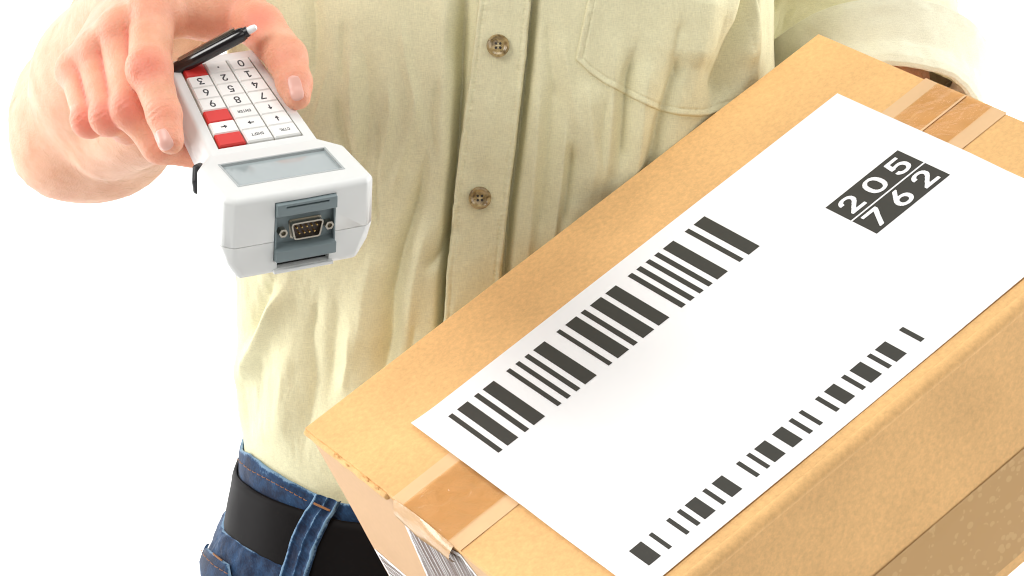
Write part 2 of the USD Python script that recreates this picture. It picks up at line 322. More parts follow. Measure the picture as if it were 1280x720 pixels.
def chain(pts, k=.004):
    """One finger: its own field, so that it joins the palm but not its neighbour."""
    f = np.full(FIELD.shape, .05, np.float32) if False else None
    P_ = [np.asarray(p) for p, r in pts]; R_ = [r * mm for p, r in pts]
    lo = np.min(P_, 0); hi = np.max(P_, 0); sl = block(lo, hi, max(R_) + .02)
    loc = np.full(tuple(s.stop - s.start for s in sl), .05, np.float32)
    for i in range(len(P_) - 1):
        loc = smin(loc, cone(sl, P_[i], P_[i + 1], R_[i], R_[i + 1]), k)
    return sl, loc

HAND = {   # joints: picture position and distance, radius in mm
    'index':  [((190, 22, 1.325), 11.5), ((187, 86, 1.294), 10.4), ((205, 143, 1.279), 8.2), ((213, 176, 1.272), 6.6)],
    'middle': [((151, 42, 1.330), 11.2), ((165, 136, 1.302), 9.7), ((200, 182, 1.300), 8.8), ((240, 191, 1.312), 7.6)],
    'ring':   [((121, 68, 1.338), 10.4), ((137, 146, 1.310), 8.7), ((160, 160, 1.330), 8.0), ((196, 158, 1.345), 7.2)],
    'pinky':  [((98, 90, 1.348), 9.8), ((112, 150, 1.322), 8.0), ((130, 152, 1.340), 7.0), ((158, 140, 1.352), 6.2)],
    'thumb':  [((300, 18, 1.352), 13.0), ((326, 33, 1.338), 11.6), ((358, 72, 1.322), 10.2), ((368, 104, 1.312), 8.6), ((371, 120, 1.307), 7.0)],
}
J = {k: [(P(*p), r) for p, r in v] for k, v in HAND.items()}
wu, wr = P(196, -52, 1.412), P(246, -82, 1.412)
# arm
elbow = P(113, 158, 1.60)
shoulder = P(395, -430, 1.64); shoulder2 = P(1030, -430, 1.80)
def addp(a, b, ra, rb, k): add(FIELD, np.asarray(a), np.asarray(b), ra * mm, rb * mm, k)
addp(elbow, shoulder, 41, 48, .02)
mid = elbow + (0.5 * (wu + wr) - elbow) * .28
addp(elbow, mid, 42, 44, .02); addp(mid, wu, 43, 21, .015); addp(mid, wr, 40, 20, .015)
addp(P(88, 172, 1.59), P(80, 120, 1.62), 28, 28, .02)
addp(P(150, 165, 1.585), P(178, 130, 1.53), 31, 30, .02)
addp(P(136, 168, 1.545), P(188, 150, 1.49), 27, 24, .004)
addp(P(54, 200, 1.60), P(68, 208, 1.60), 16, 16, .012)
# hand: metacarpals and palm
for nm, w_, ra in (('index', wr, 17), ('middle', .6 * wr + .4 * wu, 17), ('ring', .25 * wr + .75 * wu, 16.5), ('pinky', wu, 15)):
    addp(w_, J[nm][0][0] + 2 * mm * FWD, ra, J[nm][0][1] * 1.05, .008)
addp(P(170, 25, 1.352), P(140, 75, 1.352), 14, 12, .012)           # palm pad
addp(P(196, 18, 1.335), P(262, 14, 1.352), 11, 12.5, .012)         # web to the thumb
addp(P(262, 14, 1.352), P(300, 18, 1.352), 13, 13, .012); addp(wr, P(290, 10, 1.358), 17, 14, .012)
FIELDS = []
for nm in ('pinky', 'ring', 'middle', 'index', 'thumb'):
    sl, loc = chain(J[nm], .0035); FIELDS.append((sl, loc))
    if nm != 'thumb':                                               # knuckles
        c = J[nm][0][0] - 3.2 * mm * FWD + 2 * mm * UP; loc = smin(loc, cone(sl, c, c, 8.6 * mm, 8.6 * mm), .006)
        c = J[nm][1][0] - 1.2 * mm * FWD - .6 * mm * RIGHT; loc = smin(loc, cone(sl, c, c, J[nm][1][1] * mm * .9, J[nm][1][1] * mm * .9), .006)
    near = FIELD[sl]
    # joins the palm smoothly, meets the other fingers in a crease
    X, Y, Z = GX[sl[0]][:, None, None], GY[sl[1]][None, :, None], GZ[sl[2]][None, None, :]
    a, b = J[nm][0][0], J[nm][1][0]; d = b - a
    t = np.clip(((X - a[0]) * d[0] + (Y - a[1]) * d[1] + (Z - a[2]) * d[2]) / (d @ d), 0, 1)
    k = .007 * np.clip(1 - t / .24, 0, 1) + .0006
    FIELD[sl] = smin(near, loc, k)
# extensor tendons
for nm, w_ in (('index', wr), ('middle', .6 * wr + .4 * wu), ('ring', .25 * wr + .75 * wu)):
    a = J[nm][0][0] - 9.5 * mm * FWD + 2.5 * mm * UP; b = w_ - 13 * mm * FWD
    addp(a, b, 3.2, 2.6, .007)
# torso under the shirt, and the arm that carries the box
for a, b, r in (((-.06, 1.672, 1.0), (-.06, 1.672, 1.40), 88), ((.05, 1.672, 1.0), (.05, 1.672, 1.40), 88), ((-.06, 1.672, .92), (.05, 1.672, .92), 92)):
    addp(a, b, r, r, .03)
addp((-.1, 1.672, 1.42), (.09, 1.672, 1.42), 55, 55, .04); addp((-.005, 1.672, 1.42), (-.005, 1.66, 1.56), 58, 52, .03)
addp((-.1, 1.672, 1.42), shoulder, 50, 48, .03); addp((.09, 1.672, 1.42), shoulder2 + .02 * FWD, 46, 38, .03)
elbow2 = P(1108, 235, 1.70)
addp(shoulder2 + .02 * FWD, elbow2, 36, 37, .02)
BOXT = np.array([-.1114, -.0749, 1.4168]) * 1.06
U_, V_, N_ = np.array([.7605, .5856, .2806]), np.array([.5471, -.3451, -.7626]), np.array([-.3498, .7334, -.5828])
BL, BW, BH = .3789 * 1.06, .2739 * 1.06, .1418 * 1.085
def BX(u, v, w=0.0):            # a point of the box: along, across (towards the viewer), above its top
    u, v, w = np.broadcast_arrays(np.asarray(u, float), np.asarray(v, float), np.asarray(w, float))
    return C2W(BOXT + u[..., None] * U_ + v[..., None] * V_ + w[..., None] * N_)
palm2 = BX(BL * .62, BW * .62, -BH - .022)
wrist2 = BX(BL * .9, BW * .5, -BH - .045)
addp(elbow2, wrist2, 40, 24, .02); addp(wrist2, palm2, 24, 17, .015)
for i, dv in enumerate((-.03, -.01, .01, .03)):
    r0 = BX(BL * .62, BW * .62 + dv, -BH - .018); r1 = BX(BL * .62 - .045, BW * .62 + dv * 1.2, -BH - .0105); r2 = BX(BL * .62 - .08, BW * .62 + dv * 1.3, -BH - .009)
    addp(palm2, r0, 15, 11, .008); addp(r0, r1, 10.5, 9, .004); addp(r1, r2, 9, 7.5, .003)
addp(palm2, BX(BL * .62 + .0, BW * .62 + .06, -BH - .012), 14, 9, .008)

def surface_nets(Fv):
    inside = Fv < 0
    n = [s - 1 for s in Fv.shape]
    cnt = np.zeros(n, np.int8)
    corner = [(i, j, k) for i in (0, 1) for j in (0, 1) for k in (0, 1)]
    for i, j, k in corner: cnt += inside[i:i + n[0], j:j + n[1], k:k + n[2]]
    act = np.argwhere((cnt > 0) & (cnt < 8))
    ids = np.full(n, -1, np.int64); ids[tuple(act.T)] = np.arange(len(act))
    vals = {c: Fv[act[:, 0] + c[0], act[:, 1] + c[1], act[:, 2] + c[2]] for c in corner}
    pos = {c: np.stack([GX[act[:, 0] + c[0]], GY[act[:, 1] + c[1]], GZ[act[:, 2] + c[2]]], 1) for c in corner}
    acc = np.zeros((len(act), 3)); m = np.zeros(len(act))
    for a in corner:
        for ax in range(3):
            if a[ax] == 0:
                b = list(a); b[ax] = 1; b = tuple(b)
                s = (vals[a] < 0) != (vals[b] < 0)
                t = vals[a] / (vals[a] - vals[b] + 1e-12)
                q = pos[a] + t[:, None] * (pos[b] - pos[a])
                acc[s] += q[s]; m[s] += 1
    V = acc / m[:, None]; Fc = []
    for ax in range(3):
        o = [x for x in range(3) if x != ax]
        lo = [slice(None)] * 3; hi = [slice(None)] * 3
        lo[ax] = slice(0, -1); hi[ax] = slice(1, None)
        e = inside[tuple(lo)] != inside[tuple(hi)]
        at = np.argwhere(e)
        ok = (at[:, o[0]] > 0) & (at[:, o[1]] > 0) & (at[:, o[0]] < n[o[0]]) & (at[:, o[1]] < n[o[1]]) & (at[:, ax] < n[ax])
        at = at[ok]
        sgn = inside[tuple(at.T)]
        def cell(d0, d1):
            c = at.copy(); c[:, o[0]] += d0; c[:, o[1]] += d1; return ids[tuple(c.T)]
        q = np.stack([cell(-1, -1), cell(0, -1), cell(0, 0), cell(-1, 0)], 1)
        fl = sgn if ax != 1 else ~sgn
        q[~fl] = q[~fl][:, ::-1]
        Fc.append(q)
    q = np.vstack(Fc); q = q[(q >= 0).all(1)]
    return V, np.vstack([q[:, [0, 1, 2]], q[:, [0, 2, 3]]])
bv, bf = surface_nets(FIELD)
from scipy.interpolate import RegularGridInterpolator
SDF = RegularGridInterpolator((GX, GY, GZ), FIELD, bounds_error=False, fill_value=.05)
body_mesh = trimesh.Trimesh(bv, bf, process=False)
import scipy.sparse as sps
_e = body_mesh.edges_unique; _n = len(bv)
_A = sps.coo_matrix((np.ones(2 * len(_e)), (np.r_[_e[:, 0], _e[:, 1]], np.r_[_e[:, 1], _e[:, 0]])), shape=(_n, _n)).tocsr()
_deg = np.maximum(np.asarray(_A.sum(1)), 1); _v0 = bv.copy()
for it in range(8):
    bv = bv + (.5 if it % 2 == 0 else -.51) * (_A @ bv / _deg - bv)
dv_ = bv - _v0; bv = _v0 + dv_ * np.minimum(1, 2e-3 / (np.linalg.norm(dv_, axis=1, keepdims=True) + 1e-9))
body_mesh = trimesh.Trimesh(bv, bf, process=False)
# creases over the finger joints and the skin of the knuckles
red = np.zeros(len(bv))
vn = np.array(body_mesh.vertex_normals)
for nm in HAND:
    for i, (c, r) in enumerate(J[nm]):
        if i == 0: s, a = 9 * mm, .34
        elif i == 1: s, a = 7.5 * mm, .9
        else: s, a = 8 * mm, .4
        if nm == 'thumb': a *= .9
        c2 = c - r * mm * FWD * .8
        red = np.maximum(red, a * np.exp(-((bv - c2) ** 2).sum(1) / (2 * s * s)))
    for i in (1, 2) if nm != 'thumb' else (2, 3):
        c = J[nm][i][0]; ax = J[nm][min(i + 1, len(J[nm]) - 1)][0] - J[nm][i - 1][0]; ax /= np.linalg.norm(ax)
        q = bv - c; t = q @ ax; far = np.linalg.norm(q, axis=1); dorsal = np.clip(-(vn @ FWD) * 1.3 + .1, 0, 1)
        w = np.exp(-(far / (13 * mm)) ** 4) * dorsal
        wob = .8 * mm * np.sin(q @ np.cross(ax, FWD) / (2.2 * mm))
        h = -.6 * mm * (np.exp(-((t + wob) / (.6 * mm)) ** 2) + .8 * np.exp(-((t - 2.6 * mm + wob) / (.6 * mm)) ** 2) + .8 * np.exp(-((t + 2.7 * mm - wob) / (.6 * mm)) ** 2))
        bv = bv + vn * (h * w)[:, None]
bv = bv + vn * (.5 * mm * (fbm(bv * 70, 3, 2) - .5) + .18 * mm * (fbm(bv * 420, 2, 4) - .5))[:, None]
near2 = []
for sl, loc in FIELDS:
    near2.append(RegularGridInterpolator((GX[sl[0]], GY[sl[1]], GZ[sl[2]]), loc, bounds_error=False, fill_value=.05)(bv))
near2 = np.sort(np.array(near2[:4]), 0)
red = np.maximum(red, .95 * np.exp(-np.clip(near2[1], 0, 1) / (2.4 * mm)) * (near2[0] < .004))
red = red + .13 * ((bv - CAM) @ FWD < 1.40)
red = np.clip(red + .22 * (fbm(bv * 60, 3, 11) - .45), 0, 1)
body = obj('body', trimesh.Trimesh(bv, bf, process=False), mat_skin, person, smooth=True, attr={'red': red})
hr = np.random.default_rng(12); vn2 = np.array(trimesh.Trimesh(bv, bf, process=False).vertex_normals)
fx, fy = PIX(bv); fd = (bv - CAM) @ FWD
cand = np.nonzero((fx < 262) & (fy < 300) & (fy > -120) & (fd > 1.40) & (bv[:, 0] < -.13))[0]
cand = hr.choice(cand, 1500, p=None)
arm_ax = (elbow - wu) / np.linalg.norm(elbow - wu); hp_ = []
for i in cand:
    n = vn2[i]; t = -arm_ax * .3 + np.cross(n, arm_ax) * hr.normal(.5, .4) + hr.normal(0, .25, 3); t -= n * (t @ n); t /= np.linalg.norm(t) + 1e-9
    ln_ = hr.uniform(.006, .012); q = np.linspace(0, 1, 4)[:, None]
    hp_.append(bv[i] + hr.normal(0, .0008, 3) - n * .0006 + q * t * ln_ * .85 + n * ln_ * (.5 * q - .3 * q * q))
hp_ = np.concatenate(hp_) - _loc[person]
hc = UsdGeom.BasisCurves.Define(stage, body + '/arm_hair'); hc.CreateTypeAttr('linear')
hc.CreatePointsAttr(Vt.Vec3fArray.FromNumpy(hp_.astype(np.float32))); hc.CreateCurveVertexCountsAttr(Vt.IntArray.FromNumpy(np.full(len(cand), 4, np.int32)))
hc.CreateWidthsAttr(Vt.FloatArray.FromNumpy(np.tile([7e-5, 6e-5, 5e-5, 2e-5], len(cand)).astype(np.float32))); hc.SetWidthsInterpolation('vertex')
UsdShade.MaterialBindingAPI.Apply(hc.GetPrim()).Bind(plain('fair_hair', (.42, .22, .10), .5)); data(hc.GetPrim(), kind='stuff')
# fingernails: patches laid on the skin
def nail(center_px, d, along_px, wid, leng):
    c = P(*center_px, d); tip = P(*along_px, d); a = tip - c; a /= np.linalg.norm(a)
    view = (CAM - c) / np.linalg.norm(CAM - c); s = np.cross(a, view); s /= np.linalg.norm(s)
    U, Vv = np.meshgrid(np.linspace(-1, 1, 25), np.linspace(-1, 1, 29), indexing='ij')
    e = np.sqrt(np.clip(1 - .25 * U ** 2, 0, 1))
    p = c + (U * np.sqrt(np.clip(1 - .62 * np.abs(Vv) ** 3.2, .02, 1)))[..., None] * s * wid / 2 + (Vv * e)[..., None] * a * leng / 2 + view * .02
    for _ in range(14): p = p - view * np.clip(SDF(p), -.004, .02)[..., None] * .8
    rim = np.maximum(np.abs(U), np.abs(Vv)); edge = np.clip((1 - rim) * 7, 0, 1)
    p = p + view * (.75 * mm * edge - .55 * mm)[..., None] + view * (.35 * mm * np.clip(Vv, 0, 1))[..., None]
    return sheet(p, flip=True)
nails = [nail((205, 174), 1.27, (213, 190), .0078, .0115), nail((369.5, 110), 1.30, (374, 129), .0075, .0135)]
for n_ in nails:
    obj('fingernail', n_, mat_nail, body, smooth=True)

# -- shirt -----------------------------------------------------------------------------
front = np.linspace(-1.75, 1.75, 760); back = np.linspace(1.75, 2 * np.pi - 1.75, 60)[1:-1]
PH = np.r_[front, back]; ZZ = np.r_[np.linspace(.985, 1.372, 400), np.linspace(1.376, 1.56, 40)]
g1, g2 = np.meshgrid(PH, ZZ, indexing='ij')
sv = shirt_at(g1, g2)
shirt = obj('shirt', trimesh.Trimesh(sv.reshape(-1, 3), grid_faces(len(PH), len(ZZ), True), process=False), mat_shirt, person, smooth=True)

PLK = np.array([(-160, 612, 688), (0, 598, 664), (70, 590, 658), (120, 583, 652), (180, 575, 645), (240, 568, 637), (300, 562, 631), (345, 558, 627), (393, 555, 622), (560, 540, 606), (620, 534, 600)], float)
def placket():
    y = np.linspace(-120, 600, 620); s = np.linspace(0, 1, 72)
    xl, xr = np.interp(y, PLK[:, 0], PLK[:, 1]), np.interp(y, PLK[:, 0], PLK[:, 2])
    pk = 1.1 * (fbm(np.stack([y / 9, 0 * y, 0 * y], -1), 2, 21) - .5); pk2 = 1.1 * (fbm(np.stack([y / 10, 0 * y + 5, 0 * y], -1), 2, 25) - .5)
    xl = xl + 1.2 * pk; xr = xr + 1.0 * pk2
    Y, S = np.meshgrid(y, s, indexing='ij'); X = xl[:, None] + (xr - xl)[:, None] * S
    e = np.minimum(S, 1 - S) * 68                                   # picture units from the edge
    h = 4.4 * np.clip(e / 1.6, 0, 1) ** .5 - 1.4
    h += .5 * np.exp(-((e - 3.5) / 2.5) ** 2)
    for c, seed in ((8, 31), (60, 33)):
        g = np.exp(-((S * 68 - c) / 1.3) ** 2)
        h -= g * (.35 + .16 * np.sin(Y * 1.1))
        h += np.exp(-((S * 68 - c) / 7) ** 2) * 1.1 * (fbm(np.stack([Y / 13, S * 2, 0 * S + seed], -1), 2, seed) - .5)
    h += 1.6 * (fbm(np.stack([S * 3, Y / 60, 0 * S], -1), 3, 41) - .5) + .7 * np.exp(-((S - .55) / .12) ** 2) * fbm(np.stack([Y / 40, 0 * Y, 0 * Y], -1), 2, 44)
    # a dent over the valley that the shirt front has along the edges
    phi, z = inv(X, Y)
    return sheet(smooth_disp(phi, z, X, Y, h / 1000), flip=False)
def smooth_disp(phi, z, X, Y, h):
    """Like shirt_at, but without the two valleys that run beside the placket."""
    global FOLDS
    keep = FOLDS; FOLDS = [f for i, f in enumerate(FOLDS) if i not in (0, 2)]
    p = shirt_at(phi, z, h); FOLDS = keep
    return p
obj('placket', placket(), mat_shirt, shirt, smooth=True)

def pocket():
    s = np.linspace(0, 1, 230); t = np.linspace(0, 1, 200)
    bx = np.array([718, 740, 760, 777, 797, 818, 835, 855, 880, 892, 915, 935, 948]); by = np.array([74, 92, 105, 113, 124, 134, 141, 145, 147, 146, 138, 126, 112])
    S, T = np.meshgrid(s, t, indexing='ij')
    ytop = -120.0
    X0 = 718 + 230 * S; yb = np.interp(X0, bx, by)
    Y = ytop + (yb - ytop) * T
    X = X0 + (74 - Y) * .205 * (1 - S) + (110 - Y) * .06 * S * 0
    h = np.minimum(np.minimum(S * 230, (1 - S) * 230), (yb - Y))
    prof = 1.9 * np.clip(h / 1.8, 0, 1) ** .5 - .8 + .35 * np.exp(-((h - 3.5) / 2.2) ** 2) - .6 * np.exp(-((h - 9.5) / 1.2) ** 2) * (.7 + .3 * np.sin((X + Y) * 1.1))
    prof += .9 * np.exp(-((h - 9) / 6) ** 2) * (fbm(np.stack([X / 12, Y / 12, 0 * X], -1), 2, 51) - .5)
    return sheet(shirt_px(X, Y, prof / 1000), flip=True)
obj('pocket', pocket(), mat_shirt, shirt, smooth=True)

def button(px, py, tilt):
    c = smooth_disp(*[np.array(a) for a in inv(np.array([px]), np.array([py]))], np.array([px]), np.array([py]), np.array([.0026]))[0]
    n = bnormal(*inv(np.array([px]), np.array([py])))[0]; n = n + tilt[0] * UP + tilt[1] * RIGHT; n /= np.linalg.norm(n)
    s = np.cross([0, 0, 1], n); s /= np.linalg.norm(s); u = np.cross(n, s)
    Mx = np.eye(4); Mx[:3, 0], Mx[:3, 1], Mx[:3, 2], Mx[:3, 3] = s, u, n, c + n * .0012
    pr = np.array([(0, 0), (6.5, 0), (6.75, .5), (6.75, 1.6), (6.3, 2.3), (5.3, 2.55), (4.4, 2.1), (3.6, 1.6), (0, 1.45)]) * mm
    b = trimesh.creation.revolve(pr, sections=40); b.apply_transform(Mx)
    bp = obj('button', b, mat_button, shirt, smooth=35)
    hs = []
    for i in (-1, 1):
        for j in (-1, 1):
            h = trimesh.creation.cylinder(.00075, .0005, sections=10); h.apply_translation((i * .0013, j * .0013, .00155)); hs.append(h)
    h = trimesh.util.concatenate(hs); h.apply_transform(Mx); obj('button_hole', h, mat_hole, shirt)
    th = [trimesh.creation.box((.0005, .0028, .0006)), trimesh.creation.box((.0028, .0005, .0006))]
    for q in th: q.apply_translation((0, 0, .0019))
    th = trimesh.util.concatenate(th); th.apply_transform(Mx); obj('button_thread', th, mat_khaki_thread, shirt)
for px, py, tl in ((623, 57, (.25, 0)), (600, 246, (.1, .05))): button(px, py, tl)

# sleeves
def sleeve(a, b, r0, r1, cuff, seed, folds=()):
    a, b = np.asarray(a), np.asarray(b); ax = b - a; ln = np.linalg.norm(ax); ax /= ln
    e1 = np.cross(ax, [0, 1, 0]); e1 /= np.linalg.norm(e1); e2 = np.cross(ax, e1)
    th = np.linspace(0, 2 * np.pi, 200, endpoint=False)
    def ring(t, r):
        T, R = np.meshgrid(t, [0], indexing='ij')[0][:, 0], r
        return (a + ax * T[:, None] * ln)[None] + R[..., None] * (np.cos(th)[:, None, None] * e1 + np.sin(th)[:, None, None] * e2)
    t = np.linspace(0, .995, 200)
    TH, TT = np.meshgrid(th, t, indexing='ij')
    q = np.stack([np.cos(TH) * 1.3, np.sin(TH) * 1.3, TT * 5], -1)
    r = r0 + (r1 - r0) * TT + .011 * (fbm(q * 1.3, 3, seed) - .5) + .004 * (fbm(q * 4, 3, seed + 1) - .5)
    for (ta, tb, pa, pb, w, h) in folds:
        s = np.clip((TT - ta) / (tb - ta), 0, 1); ph = pa + (pb - pa) * s
        dd = np.abs((TH - ph + np.pi) % (2 * np.pi) - np.pi)
        r = r + h * mm * np.exp(-.5 * (dd / w) ** 2) * np.exp(-(np.minimum(TT - ta, tb - TT).clip(None, 0) / .05) ** 2)
    outer = ring(t, r)
    s1 = trimesh.Trimesh(outer.reshape(-1, 3), grid_faces(200, 200, True), process=False)
    # rolled cuff: up the outside, over the hem and back inside
    path = [(cuff + .004, -.004), (cuff - .004, .004), (cuff - .008, .011), (cuff + .000, .0165), (cuff + .02, .015), (.95, .008), (.985, .0075), (1.0, .006), (1.004, .0035), (1.0, .001), (.985, -.001), (.94, -.004), (.9, -.008)]
    pt = np.array(path); k = np.interp(np.linspace(0, len(pt) - 1, 120), np.arange(len(pt)), pt[:, 0]); o = np.interp(np.linspace(0, len(pt) - 1, 120), np.arange(len(pt)), pt[:, 1])
    TH, K = np.meshgrid(th, k, indexing='ij'); q = np.stack([np.cos(TH) * 1.3, np.sin(TH) * 1.3, K * 5], -1)
    r = r0 + (r1 - r0) * K + o[None] + .008 * (fbm(q * 1.1, 3, seed + 2) - .5) + .0025 * (fbm(q * 5, 3, seed + 5) - .5)
    c = ring(k, r)
    s2 = trimesh.Trimesh(c.reshape(-1, 3), grid_faces(200, 120, True), process=False)
    return s1, s2
F2 = [(.50, .88, 4.2, 4.5, .09, 9), (.56, .88, 3.95, 4.25, .08, -9), (.58, .88, 4.95, 4.75, .08, -10), (.55, .88, 5.4, 5.0, .11, 9), (.58, .88, 3.5, 3.9, .09, 8), (.62, .88, 5.7, 5.5, .08, -9)]
for a, b, r0, r1, cu, sd, fo in ((P(1038, -290, 1.86), P(1098, 150, 1.708), .067, .059, .862, 61, F2), (shoulder, elbow + (shoulder - elbow) * .45, .066, .062, .72, 71, ())):
    s1, s2 = sleeve(a, b, r0, r1, cu, sd, fo)
    s1.fix_normals(); s2.fix_normals()
    sl_ = obj('sleeve', s1, mat_shirt, shirt, smooth=True); obj('cuff', s2, mat_cuff, shirt, smooth=True, label='paler rolled-up sleeve end')

# -- jeans and belt --------------------------------------------------------------------
PHB = np.linspace(-np.pi, np.pi, 600, endpoint=False)
def band(zt, zb, off_fn, nv=26, edge=.0012):
    s = np.linspace(0, 1, nv); PHg, S = np.meshgrid(PHB, s, indexing='ij')
    Z = zb(PHg) + (zt(PHg) - zb(PHg)) * S
    rim = np.clip(np.minimum(S, 1 - S) * 9, 0, 1) ** .5
    o = off_fn(PHg, Z, S) - edge * 1.5 * (1 - rim)
    out = base(PHg, Z) + bnormal(PHg, Z) * o[..., None]
    zi = zb(PHB[:, None]) + (zt(PHB[:, None]) - zb(PHB[:, None])) * s[None, ::-1]
    inn = base(PHg, zi) + bnormal(PHg, zi) * (off_fn(PHg, zi, S[:, ::-1]) - .0032)[..., None]
    full = np.concatenate([out, inn, out[:, :1]], 1)
    m = trimesh.Trimesh(full.reshape(-1, 3), grid_faces(len(PHB), full.shape[1], True), process=False)
    return m
n1 = lambda p, z, sc, sd, o=3: fbm(np.stack([np.sin(p) * sc * .17, np.cos(p) * sc * .17, z * sc], -1), o, sd) - .5
def jeans_main():
    s = np.linspace(0, 1, 220); PHg, S = np.meshgrid(PHB, s, indexing='ij')
    top = z_bb(PHg) + .004; Z = top + (.70 - top) * S ** 1.3
    o = .0068 + .004 * np.clip(np.abs(np.sin(PHg)) - .6, 0, 1) - .003 * np.exp(-S * 60) + .006 * n1(PHg, Z, 30, 81) + .002 * n1(PHg, Z, 120, 83)
    v = base(PHg, Z) + bnormal(PHg, Z) * o[..., None]
    inn = v[:, :1] - bnormal(PHg[:, :1], Z[:, :1]) * .003; low = inn - np.array([0, 0, .03])
    full = np.concatenate([low, inn, v], 1)
    m = trimesh.Trimesh(full.reshape(-1, 3), grid_faces(len(PHB), full.shape[1], True), process=False)
    w = np.concatenate([0 * S[:, :2], .75 * np.exp(-((S - .004) / .006) ** 2) + .5 * np.clip(np.abs(np.sin(PHg)) - .93, 0, 1) * 8 * np.exp(-S * 5)], 1).ravel()
    return m, np.clip(w, 0, 1)
jm, jw = jeans_main(); jm.fix_normals()
jeans = obj('jeans', jm, mat_denim, person, smooth=True, attr={'wear': jw})
wb = band(z_top, lambda p: z_bb(p) - .004, lambda p, z, s: .0015 + .0012 * n1(p, z, 90, 85), nv=60); wb.fix_normals()
q = np.tile(np.r_[np.linspace(0, 1, 60), np.linspace(1, 0, 60), 0], len(PHB))
obj('waistband', wb, mat_denim, jeans, smooth=True, attr={'wear': np.clip(.8 * np.exp(-((q - 1) / .02) ** 2) + .25 * (fbm(np.array(wb.vertices) * 120, 2, 3) - .4), 0, 1)})
bl = band(z_bt, z_bb, lambda p, z, s: .0056 + .0006 * n1(p, z, 25, 87), nv=40); bl.fix_normals()
obj('belt', bl, mat_leather, person, smooth=True)
def on_jeans(px, py, off):
    phi, z = inv(np.asarray(px, float), np.asarray(py, float)); return base(phi, z) + bnormal(phi, z) * np.asarray(off)[..., None]
# belt loop: comes out under the top hem, lies over the belt, goes in below it
tt = np.linspace(0, 1, 90); ss = np.linspace(-1, 1, 23)
lx = np.interp(tt, [0, .12, .5, 1], [412, 408, 388, 368]); ly = np.interp(tt, [0, .12, .5, 1], [620, 632, 676, 746])
off = np.interp(tt, [0, .06, .14, .2, .85, 1], [.0028, .0042, .0062, .0085, .0088, .0085])
T_, S_ = np.meshgrid(tt, ss, indexing='ij')
hw = 16.5
X = lx[:, None] + S_ * hw * .92; Y = ly[:, None] + S_ * hw * .35
O = off[:, None] + .0011 * np.exp(-((np.abs(S_) - .82) / .14) ** 2) + .0008 * np.exp(-(S_ / .12) ** 2) - .0024 * np.clip((np.abs(S_) - .93) / .07, 0, 1) + .0016 * (fbm(np.stack([X / 9, Y / 9, 0 * X], -1), 2, 91) - .5)
lp = sheet(on_jeans(X, Y, O), flip=True)
obj('belt_loop', lp, mat_denim, jeans, smooth=True, attr={'wear': np.clip(.95 * np.exp(-((np.abs(S_) - .85) / .1) ** 2) + .7 * np.exp(-(S_ / .07) ** 2) + .3 * (fbm(np.stack([X / 6, Y / 6, 0 * X], -1), 2, 95) - .5), 0, 1).ravel()})
def stitches(pts, off, spacing, length, r=.00026, name='stitching', mat=mat_thread, fn=on_jeans):
    p = np.array(pts, float); d = np.r_[0, np.cumsum(np.linalg.norm(np.diff(p, axis=0), axis=1))]
    ms = []
    for s in np.arange(0, d[-1] - length, spacing):
        u = np.linspace(s, s + length, 4); x = np.interp(u, d, p[:, 0]); y = np.interp(u, d, p[:, 1])
        o = off + np.array([-.0002, .0004, .0004, -.0002])
        ms.append(tube(fn(x, y, o), r, 6))
    return trimesh.util.concatenate(ms)
obj('stitching', stitches([(299, 572), (315, 586), (345, 602), (388, 626)], .0022, 6.5, 4.6), mat_thread, jeans)
obj('stitching', stitches([(399, 626), (419, 636)], .0062, 2.0, 5, r=.0007), mat_thread, jeans)
obj('stitching', stitches([(273, 696), (280, 703), (290, 712), (305, 720)], .0130, 6, 4.2), mat_thread, jeans)
# coin pocket flap with bar tack
S_, T_ = np.meshgrid(np.linspace(0, 1, 40), np.linspace(0, 1, 40), indexing='ij')
X = 266 + 38 * S_ + 6 * T_; Y = 684 + 24 * S_ + 44 * T_
h = np.minimum(np.minimum(S_, 1 - S_) * 38, T_ * 44)
pm = sheet(on_jeans(X, Y, .0115 + .0018 * np.clip(h / 2, 0, 1) - .001), flip=True)
obj('coin_pocket', pm, mat_denim, jeans, smooth=True, attr={'wear': (.8 * np.exp(-(h / 2.5) ** 2)).ravel()})
obj('bar_tack', stitches([(290, 697), (301, 705)], .0132, 1.6, 4.2, r=.0006), mat_thread, jeans)

